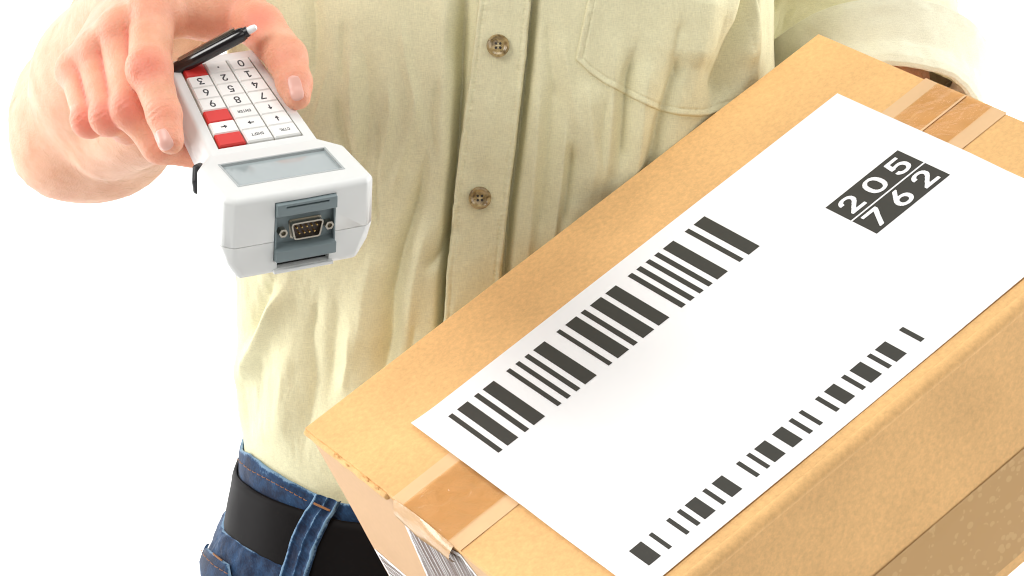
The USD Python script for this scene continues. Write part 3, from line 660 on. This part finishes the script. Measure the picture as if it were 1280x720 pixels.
# ================================================================== BOX
box = thing('cardboard_box', BX(BL / 2, BW / 2, -BH), 'taped brown cardboard box held against the khaki shirt, white barcode label on top', 'box')
def uv_of(px, py, plane='top', at=0.0):
    """Box coordinates of the place on one of its faces that is seen at px, py."""
    out = []
    for x, y in zip(np.ravel(px), np.ravel(py)):
        r = np.array([(x - 640) / F, (360 - y) / F, 1.0])
        if plane == 'top': A = np.stack([U_, V_, -r], 1); s = np.linalg.solve(A, -(BOXT + at * N_)); out.append((s[0], s[1]))
        elif plane == 'front': A = np.stack([U_, N_, -r], 1); s = np.linalg.solve(A, -(BOXT + (BW + at) * V_)); out.append((s[0], s[1]))
        else: A = np.stack([V_, N_, -r], 1); s = np.linalg.solve(A, -(BOXT + at * U_)); out.append((s[0], s[1]))
    return np.array(out)
TH = .0035
def slab(u0, u1, v0, v1, w0, w1, nu, nv, amp=.0006, seed=0, roll=None, axis='top'):
    """A board with its own thickness, rounded rim and a slightly uneven face."""
    su = np.r_[0, np.linspace(0, 1, nu) ** 1.0, 1]; sv = np.r_[0, np.linspace(0, 1, nv), 1]
    r = .0012
    u = np.r_[u0, u0 + r * .3, np.linspace(u0 + r, u1 - r, nu), u1 - r * .3, u1]; v = np.r_[v0, v0 + r * .3, np.linspace(v0 + r, v1 - r, nv), v1 - r * .3, v1]
    dz = np.r_[r, r * .3, np.zeros(nu), r * .3, r]; dz2 = np.r_[r, r * .3, np.zeros(nv), r * .3, r]
    Uu, Vv = np.meshgrid(u, v, indexing='ij')
    h = w1 - np.maximum(dz[:, None], dz2[None]) + amp * 2 * (fbm(np.stack([Uu * 14, Vv * 14, 0 * Uu + seed], -1), 3, seed) - .5)
    top = np.stack([Uu, Vv, h], -1); bot = np.stack([Uu, Vv, np.full_like(Uu, w0)], -1)
    n, m = Uu.shape
    f = grid_faces(n, m); V0 = np.vstack([top.reshape(-1, 3), bot.reshape(-1, 3)]); fs = [f, f[:, ::-1] + n * m]
    ring = np.r_[np.arange(m), np.arange(1, n) * m + m - 1, (n - 1) * m + np.arange(m - 2, -1, -1), np.arange(n - 2, 0, -1) * m]
    k = len(ring); a = ring; b = np.roll(ring, -1)
    fs.append(np.vstack([np.stack([a, b, b + n * m], 1), np.stack([a, b + n * m, a + n * m], 1)]))
    return V0, np.vstack(fs)
def top_board(*a, **k):
    v, f = slab(*a, **k); m = trimesh.Trimesh(BX(v[:, 0], v[:, 1], v[:, 2]), f, process=False); m.fix_normals(); return m
def front_board(*a, **k):
    v, f = slab(*a, **k); m = trimesh.Trimesh(BX(v[:, 0], BW + v[:, 2], v[:, 1]), f, process=False); m.fix_normals(); return m
def end_board(u_at, sgn, *a, **k):
    v, f = slab(*a, **k); m = trimesh.Trimesh(BX(u_at + sgn * v[:, 2], v[:, 0], v[:, 1]), f, process=False); m.fix_normals(); return m
SEAM = BW * .46
obj('top_flap', top_board(0, BL, 0, SEAM - .0006, -TH, 0, 60, 40, amp=.0003, seed=1), mat_kraft, box, smooth=40)
tf = obj('top_flap', top_board(0, BL, SEAM + .0006, BW - .0032, -TH, 0, 60, 40, amp=.0003, seed=2), mat_kraft, box, smooth=40)
obj('front_panel', front_board(.0, BL, -BH, -.0015, -TH, -.0008, 70, 40, amp=.0003, seed=3), mat_kraft, box, smooth=40)
# rounded fold between the top and the front
a_ = np.linspace(-.35, np.pi / 2 + .35, 16); rr = .0040
uu = np.linspace(.0006, BL - .0006, 90)
Ug, Ag = np.meshgrid(uu, a_, indexing='ij'); wob = .0006 * (fbm(np.stack([Ug * 60, 0 * Ug, 0 * Ug], -1), 3, 9) - .5)
fold = BX(Ug, BW - rr + (rr + .0006) * np.cos(np.pi / 2 - Ag) + wob, -rr + (rr + .0006) * np.sin(np.pi / 2 - Ag) + wob * .6)
obj('fold', sheet(fold, flip=False), mat_kraft, box, smooth=True)
obj('back_panel', top_board(.0025, BL, .0, TH, -BH, -TH - .0005, 20, 4, amp=0, seed=4), mat_kraft, box, smooth=40)
obj('bottom_panel', top_board(0, BL, TH + .0005, BW - TH - .001, -BH, -BH + TH, 20, 20, seed=5), mat_kraft, box, smooth=40)
obj('end_panel', end_board(0.0, -1, .0004, BW - .0012, -BH, -TH - .0008, -.0022, -.0004, 40, 30, amp=.0005, seed=6), mat_kraft_pink, box, smooth=40)
obj('end_panel', end_board(BL, 1, TH + .0005, BW - TH - .0015, -BH, -TH - .0008, -TH - .002, -.0020, 20, 20, seed=7), mat_kraft_pink, box, smooth=40)
# torn, rolled board edge along the left end of the top
vv = np.linspace(.001, BW * .315, 80); pts = BX(-.0004 + .0007 * (fbm(np.stack([vv * 120, 0 * vv, 0 * vv], -1), 3, 14) - .5), vv, -.0028 + .0012 * (fbm(np.stack([vv * 70, 0 * vv, 0 * vv], -1), 3, 15) - .5))
obj('torn_edge', tube(pts, .0021 + .0006 * (fbm(np.stack([vv * 160, 0 * vv, 0 * vv], -1), 2, 16) - .5), 10), mat_kraft, box, smooth=True)
for i in range(8):
    v_ = BW * rng.uniform(.12, .30); ln = rng.uniform(.002, .006)
    q = np.linspace(v_, v_ + ln, 5); obj('torn_edge', tube(BX(np.full(5, -.0012) + rng.normal(0, .0003, 5), q, -.0004 + rng.normal(0, .0004, 5)), .0005, 6), mat_kraft, box)
# tape along the seam
def strip(v0, v1, w, u0, u1, amp, seed, nu=240, nv=30, wav=0.0, grow=False):
    Uu, Vv = np.meshgrid(np.linspace(u0, u1, nu), np.linspace(0, 1, nv), indexing='ij')
    vv = v0 + (v1 - v0) * Vv + wav * (fbm(np.stack([Uu * 50, Vv * 0, 0 * Uu], -1), 2, seed) - .5)
    h = w + amp * fbm(np.stack([Uu * 60, vv * 160, 0 * Uu], -1), 3, seed)
    if grow:
        q = np.clip(1 - Uu / .035, 0, 1); h = h + .0012 * q * np.abs(fbm(np.stack([Uu * 90 + vv * 60, vv * 150 - Uu * 60, 0 * Uu], -1), 2, seed + 3) - .5)
    return sheet(BX(Uu, vv, h), flip=True)
tL = uv_of([494, 575], [620, 690]); tR = uv_of([1115, 1175, 1220, 1262], [157, 112, 203, 158])
tv0, tv1 = tL[0, 1], tL[1, 1]
obj('tape_backing', strip(tv0, tv1, .0004, -.0006, BL + .0004, .0002, 17), mat_tape_pale, box, smooth=True, label='pale wide tape under the brown tape')
dv = tv1 - tv0
obj('packing_tape', strip(tv0 + dv * .16, tv1 - dv * .17, .0007, .0002, BL + .0006, .0005, 18, wav=.0008, grow=True), mat_film, box, smooth=True)
obj('packing_tape', strip(tv0 + dv * .50, tv0 + dv * .525, .0011, BL * .88, BL, .0001, 19, nv=6), mat_tape_pale, box, smooth=True)
# the tape's crumpled end, folded down over the left end
Sg, Tg = np.meshgrid(np.linspace(0, 1, 60), np.linspace(0, 1, 40), indexing='ij')
vq = tv0 + dv * (.04 + .88 * Sg) + .006 * Tg * (1 - 2 * Sg); 
uq = -.0006 - .0055 * np.sin(np.pi * np.clip(Tg, 0, 1) * .9) * (.7 + .5 * fbm(np.stack([Sg * 3, Tg * 1.2, 0 * Sg], -1), 2, 23)) ; wq = .0012 - .019 * Tg ** 1.1 * (1 - .35 * np.abs(Sg - .4)) + .0025 * np.sin(np.pi * Sg) * (1 - Tg)
obj('packing_tape', sheet(BX(uq, vq, wq)), mat_tape, box, smooth=True, label='crumpled end of the tape folded over the box end')
# worn white stickers with faded bar codes on the left end
def poly_end(pts, at): 
    q = uv_of(*np.array(pts, float).T, plane='end', at=at)
    pl = Polygon(q).buffer(0).intersection(Polygon([(.004, -.005), (BW - .004, -.005), (BW - .004, -BH + .003), (.004, -BH + .003)])); m = trimesh.creation.extrude_polygon(pl, .0003, engine='earcut'); v = np.array(m.vertices)
    return trimesh.Trimesh(BX(at - v[:, 2], v[:, 0], v[:, 1]), m.faces, process=False), pl
lab1 = [(445, 666), (508, 720), (560, 770), (520, 800), (462, 722)]
lab2 = [(506, 655), (575, 692), (620, 750), (600, 800), (535, 722)]
for lb, dirn in ((lab1, 0), (lab2, 1)):
    m_, pl = poly_end(lb, .0001); m_.fix_normals()
    pth = obj('sticker', m_, mat_paper, box, label='white sticker with faded stripes on the box end')
    x0, y0, x1, y1 = pl.bounds; bars = []
    r2 = np.random.default_rng(5 + dirn); y = y0 if dirn == 0 else x0; e = (y1 if dirn == 0 else x1)
    while y < e:
        w_ = r2.choice([.0007, .0011, .0018]); g_ = r2.choice([.0007, .001, .0016])
        Bx = (Polygon([(x0, y), (x1, y + (x1 - x0) * .12), (x1, y + w_ + (x1 - x0) * .12), (x0, y + w_)]) if dirn == 0 else Polygon([(y, y0), (y + w_, y0), (y + w_ + .004, y1), (y + .004, y1)])).intersection(pl.buffer(-.0028))
        for g in getattr(Bx, 'geoms', [Bx]):
            if g.area > 1e-8 and g.geom_type == 'Polygon':
                mm_ = trimesh.creation.extrude_polygon(g, .00012, engine='earcut'); v = np.array(mm_.vertices); bars.append(trimesh.Trimesh(BX(.0001 - .00033 - v[:, 2], v[:, 0], v[:, 1]), mm_.faces, process=False))
        y += w_ + g_
    bb = trimesh.util.concatenate(bars); bb.fix_normals(); obj('printed_bars', bb, mat_ink_brown, pth)
# dark tape with trapped bubbles along the front panel
w_top = uv_of([1095, 1280], [720, 560], 'front'); w_bot = uv_of([1243, 1280], [720, 690], 'front')
wt, wb_ = w_top[:, 1].mean(), max(w_bot[:, 1].mean(), -BH + .002)
Uu, Ww = np.meshgrid(np.linspace(.001, BL - .001, 200), np.linspace(0, 1, 30), indexing='ij')
mat_tape_front = usdkit.material(stage, L('tape_with_bubbles'), {
    'g': ('texture_coordinate', {}), 'v': ('voronoi_texture', {'scale': 230, 'feature': 'f1', 'randomness': 1}), 'n': ('noise_texture', {'scale': 60, 'detail': 2}), 'wn': ('white_noise_texture', {}),
    'th': ('math', {'math_type': 'multiply', 'value2': .58}), 'lt': ('math', {'math_type': 'less_than'}), 'gt': ('math', {'math_type': 'greater_than', 'value2': .46}), 'mu': ('math', {'math_type': 'multiply'}), 'am': ('math', {'math_type': 'multiply', 'value2': .6}),
    'mx': ('mix_color', {'a': (.50, .29, .10), 'b': (.60, .38, .16)}), 'p': ('principled_bsdf', {'roughness': .45})},
    [('g.object', 'v.vector'), ('g.object', 'n.vector'), ('v.color', 'wn.vector'), ('wn.value', 'th.value1'), ('v.distance', 'lt.value1'), ('th.value', 'lt.value2'), ('n.fac', 'gt.value1'), ('lt.value', 'mu.value1'), ('gt.value', 'mu.value2'), ('mu.value', 'am.value1'), ('am.value', 'mx.fac'), ('mx.result', 'p.base_color')], surface='p.BSDF')
obj('packing_tape', sheet(BX(Uu, BW - .0004 + .0002 * fbm(np.stack([Uu * 50, Ww * 5, 0 * Uu], -1), 2, 27), wb_ + (wt - wb_) * Ww), flip=False), mat_tape_front, box, smooth=True, label='dark tape with trapped air bubbles along the front')
# the label
lu0, lu1, lv0, lv1 = (np.array([.0373, .3445, .0567, .2613]) * 1.06)
LH = .0018
Uu, Vv = np.meshgrid(np.linspace(lu0, lu1, 120), np.linspace(lv0, lv1, 90), indexing='ij')
def label_h(u, v):
    e = np.clip((lu0 + .02 - u) / .02, 0, 1); e2 = np.clip((v - lv1 + .02) / .02, 0, 1)
    return LH + .0011 * e ** 2 + .0003 * e2 ** 2 * (.5 + .5 * np.sin(u * 22)) - .0009 * np.clip((v - tv1 - .008) / .03, 0, 1) + .0005 * (fbm(np.stack([u * 12, v * 12, 0 * u], -1), 2, 29) - .5)
lt_ = BX(Uu, Vv, label_h(Uu, Vv)); lb_ = BX(Uu, Vv, label_h(Uu, Vv) - .0003)
n_, m_ = Uu.shape; f_ = grid_faces(n_, m_)
ring = np.r_[np.arange(m_), np.arange(1, n_) * m_ + m_ - 1, (n_ - 1) * m_ + np.arange(m_ - 2, -1, -1), np.arange(n_ - 2, 0, -1) * m_]; rb = np.roll(ring, -1)
lm = trimesh.Trimesh(np.vstack([lt_.reshape(-1, 3), lb_.reshape(-1, 3)]), np.vstack([f_, f_[:, ::-1] + n_ * m_, np.stack([ring, rb, rb + n_ * m_], 1), np.stack([ring, rb + n_ * m_, ring + n_ * m_], 1)]), process=False); lm.fix_normals()
label = obj('shipping_label', lm, mat_paper, box, smooth=30)
def print_quad(q):
    """A printed patch: four corners in picture positions, laid on the label."""
    c = uv_of(*np.array(q, float).T, at=LH); s = np.linspace(0, 1, 7)
    a, b = np.meshgrid(s, s, indexing='ij')
    uvq = ((1 - a) * (1 - b))[..., None] * c[0] + (a * (1 - b))[..., None] * c[1] + (a * b)[..., None] * c[2] + ((1 - a) * b)[..., None] * c[3]
    m = sheet(BX(uvq[..., 0], uvq[..., 1], label_h(uvq[..., 0], uvq[..., 1]) + .00012)); 
    if (m.face_normals.mean(0) @ C2W(N_ ) - m.face_normals.mean(0) @ CAM) < 0: m.invert()
    return m
def zq(x, y, ox, oy, s): return (ox + x / s, oy + y / s)
B1 = [(162, 555, 176, 549), (186, 538, 215, 518), (228, 503, 243, 497), (251, 486, 282, 465), (310, 438, 324, 433), (334, 420, 347, 414), (358, 402, 372, 396), (381, 385, 412, 363), (440, 338, 453, 333), (463, 320, 495, 300), (504, 290, 518, 283), (528, 271, 560, 251), (569, 241, 600, 222), (627, 197, 642, 190), (650, 180, 665, 173), (673, 161, 688, 155), (696, 144, 710, 137), (719, 127, 750, 108), (777, 84, 790, 77), (800, 66, 830, 45)]
B2 = [(50, 655, 80, 630), (95, 612, 107, 607), (137, 575, 150, 570), (163, 553, 177, 548), (188, 540, 215, 518), (230, 503, 242, 497), (255, 485, 283, 465), (315, 435, 328, 430), (341, 414, 354, 409), (364, 400, 392, 378), (408, 363, 434, 343), (447, 328, 460, 322), (472, 307, 485, 302), (514, 274, 527, 268), (536, 255, 562, 235), (577, 219, 590, 213), (601, 203, 630, 181), (643, 167, 656, 161), (666, 152, 693, 131), (725, 102, 738, 95)]
def codes(B, ox, oy, s, top_a, top_b, bot_a, bot_b):
    """Bars between two lines given in box coordinates; only their ends along the code come from B."""
    ta, tb, ba, bb = (uv_of([p[0]], [p[1]], at=LH)[0] for p in (top_a, top_b, bot_a, bot_b))
    v0, v1 = (ta[1] + tb[1]) / 2, (ba[1] + bb[1]) / 2
    ms = []
    for x0, y0, x1, y1 in B:
        u0 = uv_of(*zip(zq(x0, y0, ox, oy, s)), at=LH)[0, 0]; u1 = uv_of(*zip(zq(x1, y1, ox, oy, s)), at=LH)[0, 0]
        uu = np.linspace(u0, u1, 4); vv = np.linspace(v0, v1, 16); a, b = np.meshgrid(uu, vv, indexing='ij')
        ms.append(sheet(BX(a, b, label_h(a, b) + .00012), flip=True))
    return ms
for m in codes(B1, 480, 250, 2.058, (559, 519), (882, 272), (623, 565), (946, 312)): obj('barcode_bar', m, mat_ink, label, smooth=True)
for m in codes(B2, 760, 360, 2.0, (785, 687), (1127, 409), (811, 705), (1150, 427)): obj('barcode_bar', m, mat_ink, label, smooth=True)
# number block, white figures on black
cn = uv_of([1034, 1123, 1184, 1096], [259, 186, 219, 294], at=LH)
nu0, nu1 = (cn[0, 0] + cn[3, 0]) / 2, (cn[1, 0] + cn[2, 0]) / 2; nv0, nv1 = (cn[0, 1] + cn[1, 1]) / 2, (cn[2, 1] + cn[3, 1]) / 2
def flat(u0, u1, v0, v1, h):
    a, b = np.meshgrid(np.linspace(u0, u1, 14), np.linspace(v0, v1, 14), indexing='ij'); return sheet(BX(a, b, label_h(a, b) + h), flip=True)
obj('number_block', flat(nu0, nu1, nv0, nv1, .00012), mat_ink, label, smooth=True)
vm = nv0 + (nv1 - nv0) * .52
obj('number_line', flat(nu0, nu1, vm - .0006, vm + .0006, .00024), mat_paper, label)
def figures(text, u_mid, v_base, height, space):
    for i, ch in enumerate(text):
        t = meshkit.text_mesh(ch, height, .00008, bold=True); v = np.array(t.vertices); wch = np.ptp(v[:, 0]); v[:, 0] -= v[:, 0].min() + wch / 2
        uu = u_mid + (i - (len(text) - 1) / 2) * space + v[:, 0] * 1.05; vv = v_base - v[:, 1]
        obj('printed_number', trimesh.Trimesh(BX(uu, vv, label_h(uu, vv) + .00024 + v[:, 2]), t.faces, process=False), mat_paper, label)
hh = (nv1 - nv0)
figures('205', (nu0 + nu1) / 2, nv0 + hh * .43, hh * .34, (nu1 - nu0) * .325)
figures('762', (nu0 + nu1) / 2, nv0 + hh * .93, hh * .34, (nu1 - nu0) * .325)

# ================================================================== HANDHELD TERMINAL
DU, DV, DN = np.array([.8906, .1741, .4201]), np.array([-.4509, .4576, .7663]), np.array([.0588, .8719, -.4861])
DT = np.array([-.0989, .0465, 1.2459]); TILT = .24; LHD = 47.1
def D(x, y, z):                 # millimetres: across, away from the viewer, up
    x, y, z = np.broadcast_arrays(np.asarray(x, float), np.asarray(y, float), np.asarray(z, float))
    return C2W(DT + (x[..., None] * DU + y[..., None] * DV + z[..., None] * DN) / 1000)
def DM(m):                      # a mesh made in those millimetres, put in place
    m = tm(m) if hasattr(m, 'to_mesh') else m.copy()
    m.vertices = D(*np.array(m.vertices).T); m.fix_normals(); return m
def K(x, k, h=0.0):             # a point on the keypad, which rises away from the head
    return x, LHD + k * math.cos(TILT) - h * math.sin(TILT), k * math.sin(TILT) + h * math.cos(TILT)
scanner = thing('handheld_scanner', D(0, 40, -20), 'white handheld data terminal with red and white keys, a small screen and a serial port', 'scanner')
r = 3.6
head_top = [(-38.5 + r, r + 2, -r), (-38.5 + r + 2.4, r, -r), (38.5 - r, r + 2, -r), (38.5 - r - 2.4, r, -r), (0, r - .8, -r + .2), (38.5 - r, 37, -r), (-38.5 + r, 37, -r), (-27, 47, -r), (27, 47, -r)]
head_mid = [(-38.9 + r, r + 2.4, -26), (-38.9 + r + 2.4, r + .2, -26), (38.9 - r, r + 2.4, -26), (38.9 - r - 2.4, r + .2, -26), (38 - r, 38, -24), (-38 + r, 38, -24), (-28, 47, -20), (28, 47, -20)]
head_low = [(-29, 1 + r, -44 + r), (28, 1 + r, -44 + r), (-36.6 + r, 1 + r, -33.5), (36.6 - r, 2 + r, -33.5), (28, 36, -35), (-28, 36, -35), (-36 + r, 36, -29), (36 - r, 36, -29)]
head = hull(head_top + head_mid + head_low, r)
hp = []
for k, w_, dn in ((-4, 32, 26), (40, 29.5, 23), (74, 27.5, 21)):
    for sx in (-1, 1):
        hp += [K(sx * (w_ - 5.5), k, -2.6), K(sx * (w_ - 2.5), k, -8), K(sx * (w_ - 3.5), k, -15), K(sx * (w_ - 11), k, -dn + 2)]
handle = hull(hp, 2.5)
house = head + handle
scr = [(-27, 13.2), (27, 13.2), (27.3, 37.2), (-27.3, 37.2)]
cut = hull([(x, y, -1.3) for x, y in scr] + [(x * 1.03, y + (.8 if y > 20 else -.8), 1) for x, y in scr])
kc = hull([K(x, k, h) for k, x in ((4.5, 22.3), (69.5, 18.8)) for x in (-22.3 if k < 10 else -18.8, x) for h in (-2.2, 3)])
con = hull([(x, y, z) for x in (-14, 17.5) for y in (-4, 3.5) for z in (-4.5, -36.5)])
slot = hull([(x, y, z) for x in (-12, 15) for y in (-4, 6) for z in (-37.6, -41.0)])
house = house - cut - kc - con - slot
big = lambda z0, z1: m3.Manifold.cube((200, 300, z1 - z0)).translate((-100, -60, z0))
zp = -25.6
upper = house ^ (big(zp + .17, 120)); lower = house ^ big(-120, zp - .17); core = hull(head_top + head_mid + head_low, r - .5) ^ big(zp - 1, zp + 1)
core = core - con
obj('upper_shell', DM(upper), mat_white_plastic, scanner, smooth=28); obj('lower_shell', DM(lower), mat_white_plastic, scanner, smooth=28)
obj('shell_gasket', DM(core), plain('gasket', (.5, .5, .48), .7), scanner)
a, b = np.meshgrid(np.linspace(0, 1, 12), np.linspace(0, 1, 12), indexing='ij')
xs_ = (-27.2 + 54.4 * a) * (1 + .005 * b); ys_ = 13 + 24.4 * b
obj('screen', DM(sheet(np.stack([xs_, ys_, -1.15 + 0 * a], -1))), mat_screen, scanner)
fr = hull([(x * 1.02, y + (.6 if y > 20 else -.6), z) for x, y in scr for z in (-1.25, .25)]) - hull([(x * .985, y + (-.5 if y > 20 else .5), z) for x, y in scr for z in (-3, 2)])
obj('screen_bezel', DM(fr), plain('bezel_grey', (.42, .45, .45), .4), scanner)
obj('keypad_well', DM(hull([K(x, k, h) for k, w_ in ((4.7, 22.1), (69.3, 18.6)) for x in (-w_, w_) for h in (-2.1, -1.5)])), mat_well, scanner)
KEYS = [['0', '1', '4', '7', '\u2191', '\u2193', 'CTRL'], ['.', '2', '5', '8', 'ENTER', '\u2192', 'SHIFT'], ['', '3', '6', '9', '', '\u2190', '']]
def arrow(ch):
    p = Polygon([(-.5, -.1), (.05, -.1), (.05, -.35), (.5, 0), (.05, .35), (.05, .1), (-.5, .1)]); a = {'\u2192': 0, '\u2191': 90, '\u2190': 180, '\u2193': 270}[ch]
    from shapely import affinity
    return trimesh.creation.extrude_polygon(affinity.rotate(p, a, origin=(0, 0)), .04, engine='earcut')
k_lo, k_hi = 5.2, 68.8; pitch = (k_hi - k_lo) / 7
for c in range(3):
    for rw in range(7):
        k1 = k_hi - rw * pitch - .12; k0 = k1 - pitch + .24
        def xr(k, f): w_ = 21.7 + (18.2 - 21.7) * (k - k_lo) / (k_hi - k_lo); return -w_ + 2 * w_ * f
        f0, f1 = (2 - c) / 3, (3 - c) / 3
        pts = []
        for k in (k0, k1):
            for x in (xr(k, f0) + .35, xr(k, f1) - .35): pts.append(K(x, k, -1.6)); pts.append(K(x, k, .3))
            for x in (xr(k, f0) + .95, xr(k, f1) - .95): pts.append(K(x, k + (.5 if k == k0 else -.5), 1.15))
        ch = KEYS[c][rw]
        kp = obj('key', DM(hull(pts)), mat_key_white if ch else mat_key_red, scanner, smooth=20)
        if ch:
            if ch in '\u2190\u2191\u2192\u2193': t = arrow(ch); t.apply_scale((3.4, 3.4, 1))
            else:
                hgt = 4.2 if len(ch) == 1 else 1.6; t = meshkit.text_mesh(ch, hgt, .04, bold=True); bb = t.bounds; t.apply_translation((-(bb[0, 0] + bb[1, 0]) / 2, -(bb[0, 1] + bb[1, 1]) / 2 if ch != '.' else 0, 0))
            v = np.array(t.vertices); kc_, xc = (k0 + k1) / 2, xr((k0 + k1) / 2, (f0 + f1) / 2)
            t.vertices = np.stack(K(xc - v[:, 0], kc_ - v[:, 1] * 1.15, 1.17 + v[:, 2]), 1)
            obj('legend', DM(t), mat_legend, kp)
# serial port in its grey bay
obj('port_bay', DM(hull([(x, y, z) for x in (-13.8, 17.3) for y in (2.6, 3.4) for z in (-4.7, -36.3)])), mat_grey_plastic, scanner)
for z0, z1, tip in ((-4.7, -13.2, 0), (-28.2, -36.3, 1)):
    lo_, hi_ = min(z0, z1), max(z0, z1)
    bar = hull([(x, y, z) for x in (-13.2, 16.8) for y, z in ((2.6, lo_ + .3), (2.6, hi_ - .3), (-2.2, lo_ + (2.2 if not tip else .9)), (-2.2, hi_ - (.9 if not tip else 2.2)))], .5, 6)
    if not tip: bar = bar - hull([(x, y, z) for x in (-9, 13) for y in (-4, -1.2) for z in (hi_ - 2.6, hi_ - 1.7)])
    obj('port_bay_lip', DM(bar), mat_grey_plastic, scanner, smooth=30)
for x in (-13.4, 16.9): obj('port_bay_side', DM(hull([(x + s, y, z) for s in (-.35, .35) for y in (-.6, 2.6) for z in (-5, -36)])), mat_grey_plastic, scanner)
cxp, czp = 2.6, -21.4
def dshape(w0, w1, hh_, rad, y0, y1):
    p = Polygon([(-w0, hh_), (w0, hh_), (w1, -hh_), (-w1, -hh_)]).buffer(rad, 6)
    m = trimesh.creation.extrude_polygon(p, y1 - y0, engine='earcut'); v = np.array(m.vertices); m.vertices = np.stack([cxp + v[:, 0], y1 - v[:, 2], czp + v[:, 1]], 1); m.fix_normals(); return m, p
_, po = dshape(6.6, 5.4, 3.0, 1.6, 0, 1); _, pi = dshape(6.4, 5.2, 2.8, 1.0, 0, 1)
ringp = po.difference(pi); m = trimesh.creation.extrude_polygon(ringp, 3.8, engine='earcut'); v = np.array(m.vertices); m.vertices = np.stack([cxp + v[:, 0], 2.6 - v[:, 2], czp + v[:, 1]], 1)
port = obj('serial_port', DM(m), mat_metal, scanner, smooth=40)
m, _ = dshape(7.4, 6.6, 4.0, 1.0, 2.0, 2.6); obj('port_flange', DM(m), mat_metal, port, smooth=30)
m, _ = dshape(6.4, 5.2, 2.8, 1.0, 1.0, 2.2); obj('port_insert', DM(m), mat_insert, port)
for row, n in ((1.55, 5), (-1.55, 4)):
    for i in range(n):
        c_ = trimesh.creation.capsule(height=4.2, radius=.52, count=[6, 8]); c_.apply_transform(trimesh.transformations.rotation_matrix(np.pi / 2, [1, 0, 0])); c_.apply_translation((cxp + (i - (n - 1) / 2) * 2.6, 1.6, czp + row)); obj('pin', DM(c_), mat_gold, port, smooth=True)
for x in (-9.6, 14.2):
    s_ = trimesh.creation.cylinder(2.35, 3.6, sections=6); s_.apply_transform(trimesh.transformations.rotation_matrix(np.pi / 2, [1, 0, 0])); s_.apply_translation((x, .9, czp))
    h_ = trimesh.creation.cylinder(1.2, 6, sections=16); h_.apply_transform(trimesh.transformations.rotation_matrix(np.pi / 2, [1, 0, 0])); h_.apply_translation((x, -1.5, czp))
    S_m = m3.Manifold(m3.Mesh(np.array(s_.vertices, np.float32), np.array(s_.faces, np.uint32))) - m3.Manifold(m3.Mesh(np.array(h_.vertices, np.float32), np.array(h_.faces, np.uint32)))
    obj('jack_screw', DM(S_m), mat_metal, scanner, smooth=30)
obj('slot_rail', DM(hull([(x, y, z) for x in (-11.8, 14.8) for y in (4.5, 5.8) for z in (-37.7, -40.9)])), mat_dark, scanner)
obj('slot_rail', DM(hull([(x, y, z) for x in (-13.5, 16.5) for y in (-.3, 3.0) for z in (-41.6, -42.6)], .4, 6)), mat_white_plastic, scanner, smooth=30)
obj('side_trigger', DM(hull([(-36, 45, -4), (-37.4, 42, -9), (-36.8, 42, -14), (-33, 48, -5), (-33, 47, -14)], 2.0)), mat_dark, scanner, smooth=40)

# ================================================================== PEN
pa, pb = P(150, 124, 1.322), P(306, 41, 1.312)
pen = thing('ballpoint_pen', (pa + pb) / 2, 'black click ballpoint pen gripped across the end of the keypad', 'pen')
ax = (pb - pa) / np.linalg.norm(pb - pa)
def along(s0, s1, r0, r1, n=2):
    q = np.linspace(0, 1, n); return tube(pa + ((s0 + (s1 - s0) * q)[:, None]) * ax, r0 + (r1 - r0) * q, 24)
ln = np.linalg.norm(pb - pa)
obj('barrel', tube(pa + np.array([0, .004, .02, ln - .006, ln - .002, ln])[:, None] * ax, np.array([1.1, 2.1, 3.5, 3.7, 3.6, 3.1]) * mm, 28), mat_pen, pen, smooth=35)
obj('collar', along(ln - .0015, ln + .0018, .0027, .0027), mat_dark, pen, smooth=35)
obj('click_button', tube(pb + np.array([.001, .0045, .0062, .0068])[:, None] * ax, np.array([1.9, 1.9, 1.5, .6]) * mm, 20), mat_pen_white, pen, smooth=40)
toc = (CAM - pb) / np.linalg.norm(CAM - pb); up_ = UP - ax * (UP @ ax); up_ /= np.linalg.norm(up_); sd = .75 * up_ + .35 * toc; sd -= ax * (sd @ ax); sd /= np.linalg.norm(sd); s2 = np.cross(ax, sd)
cl = [pa + ax * (ln * a_) + sd * o_ + s2 * w_ for a_, o_ in ((.5, .0033), (.95, .0037)) for w_ in (-.0013, .0013)] + [pa + ax * (ln * a_) + sd * (o_ + .0012) + s2 * w_ for a_, o_ in ((.5, .0033), (.95, .0037)) for w_ in (-.0011, .0011)]
obj('clip', hull(cl), mat_metal, pen, smooth=30)
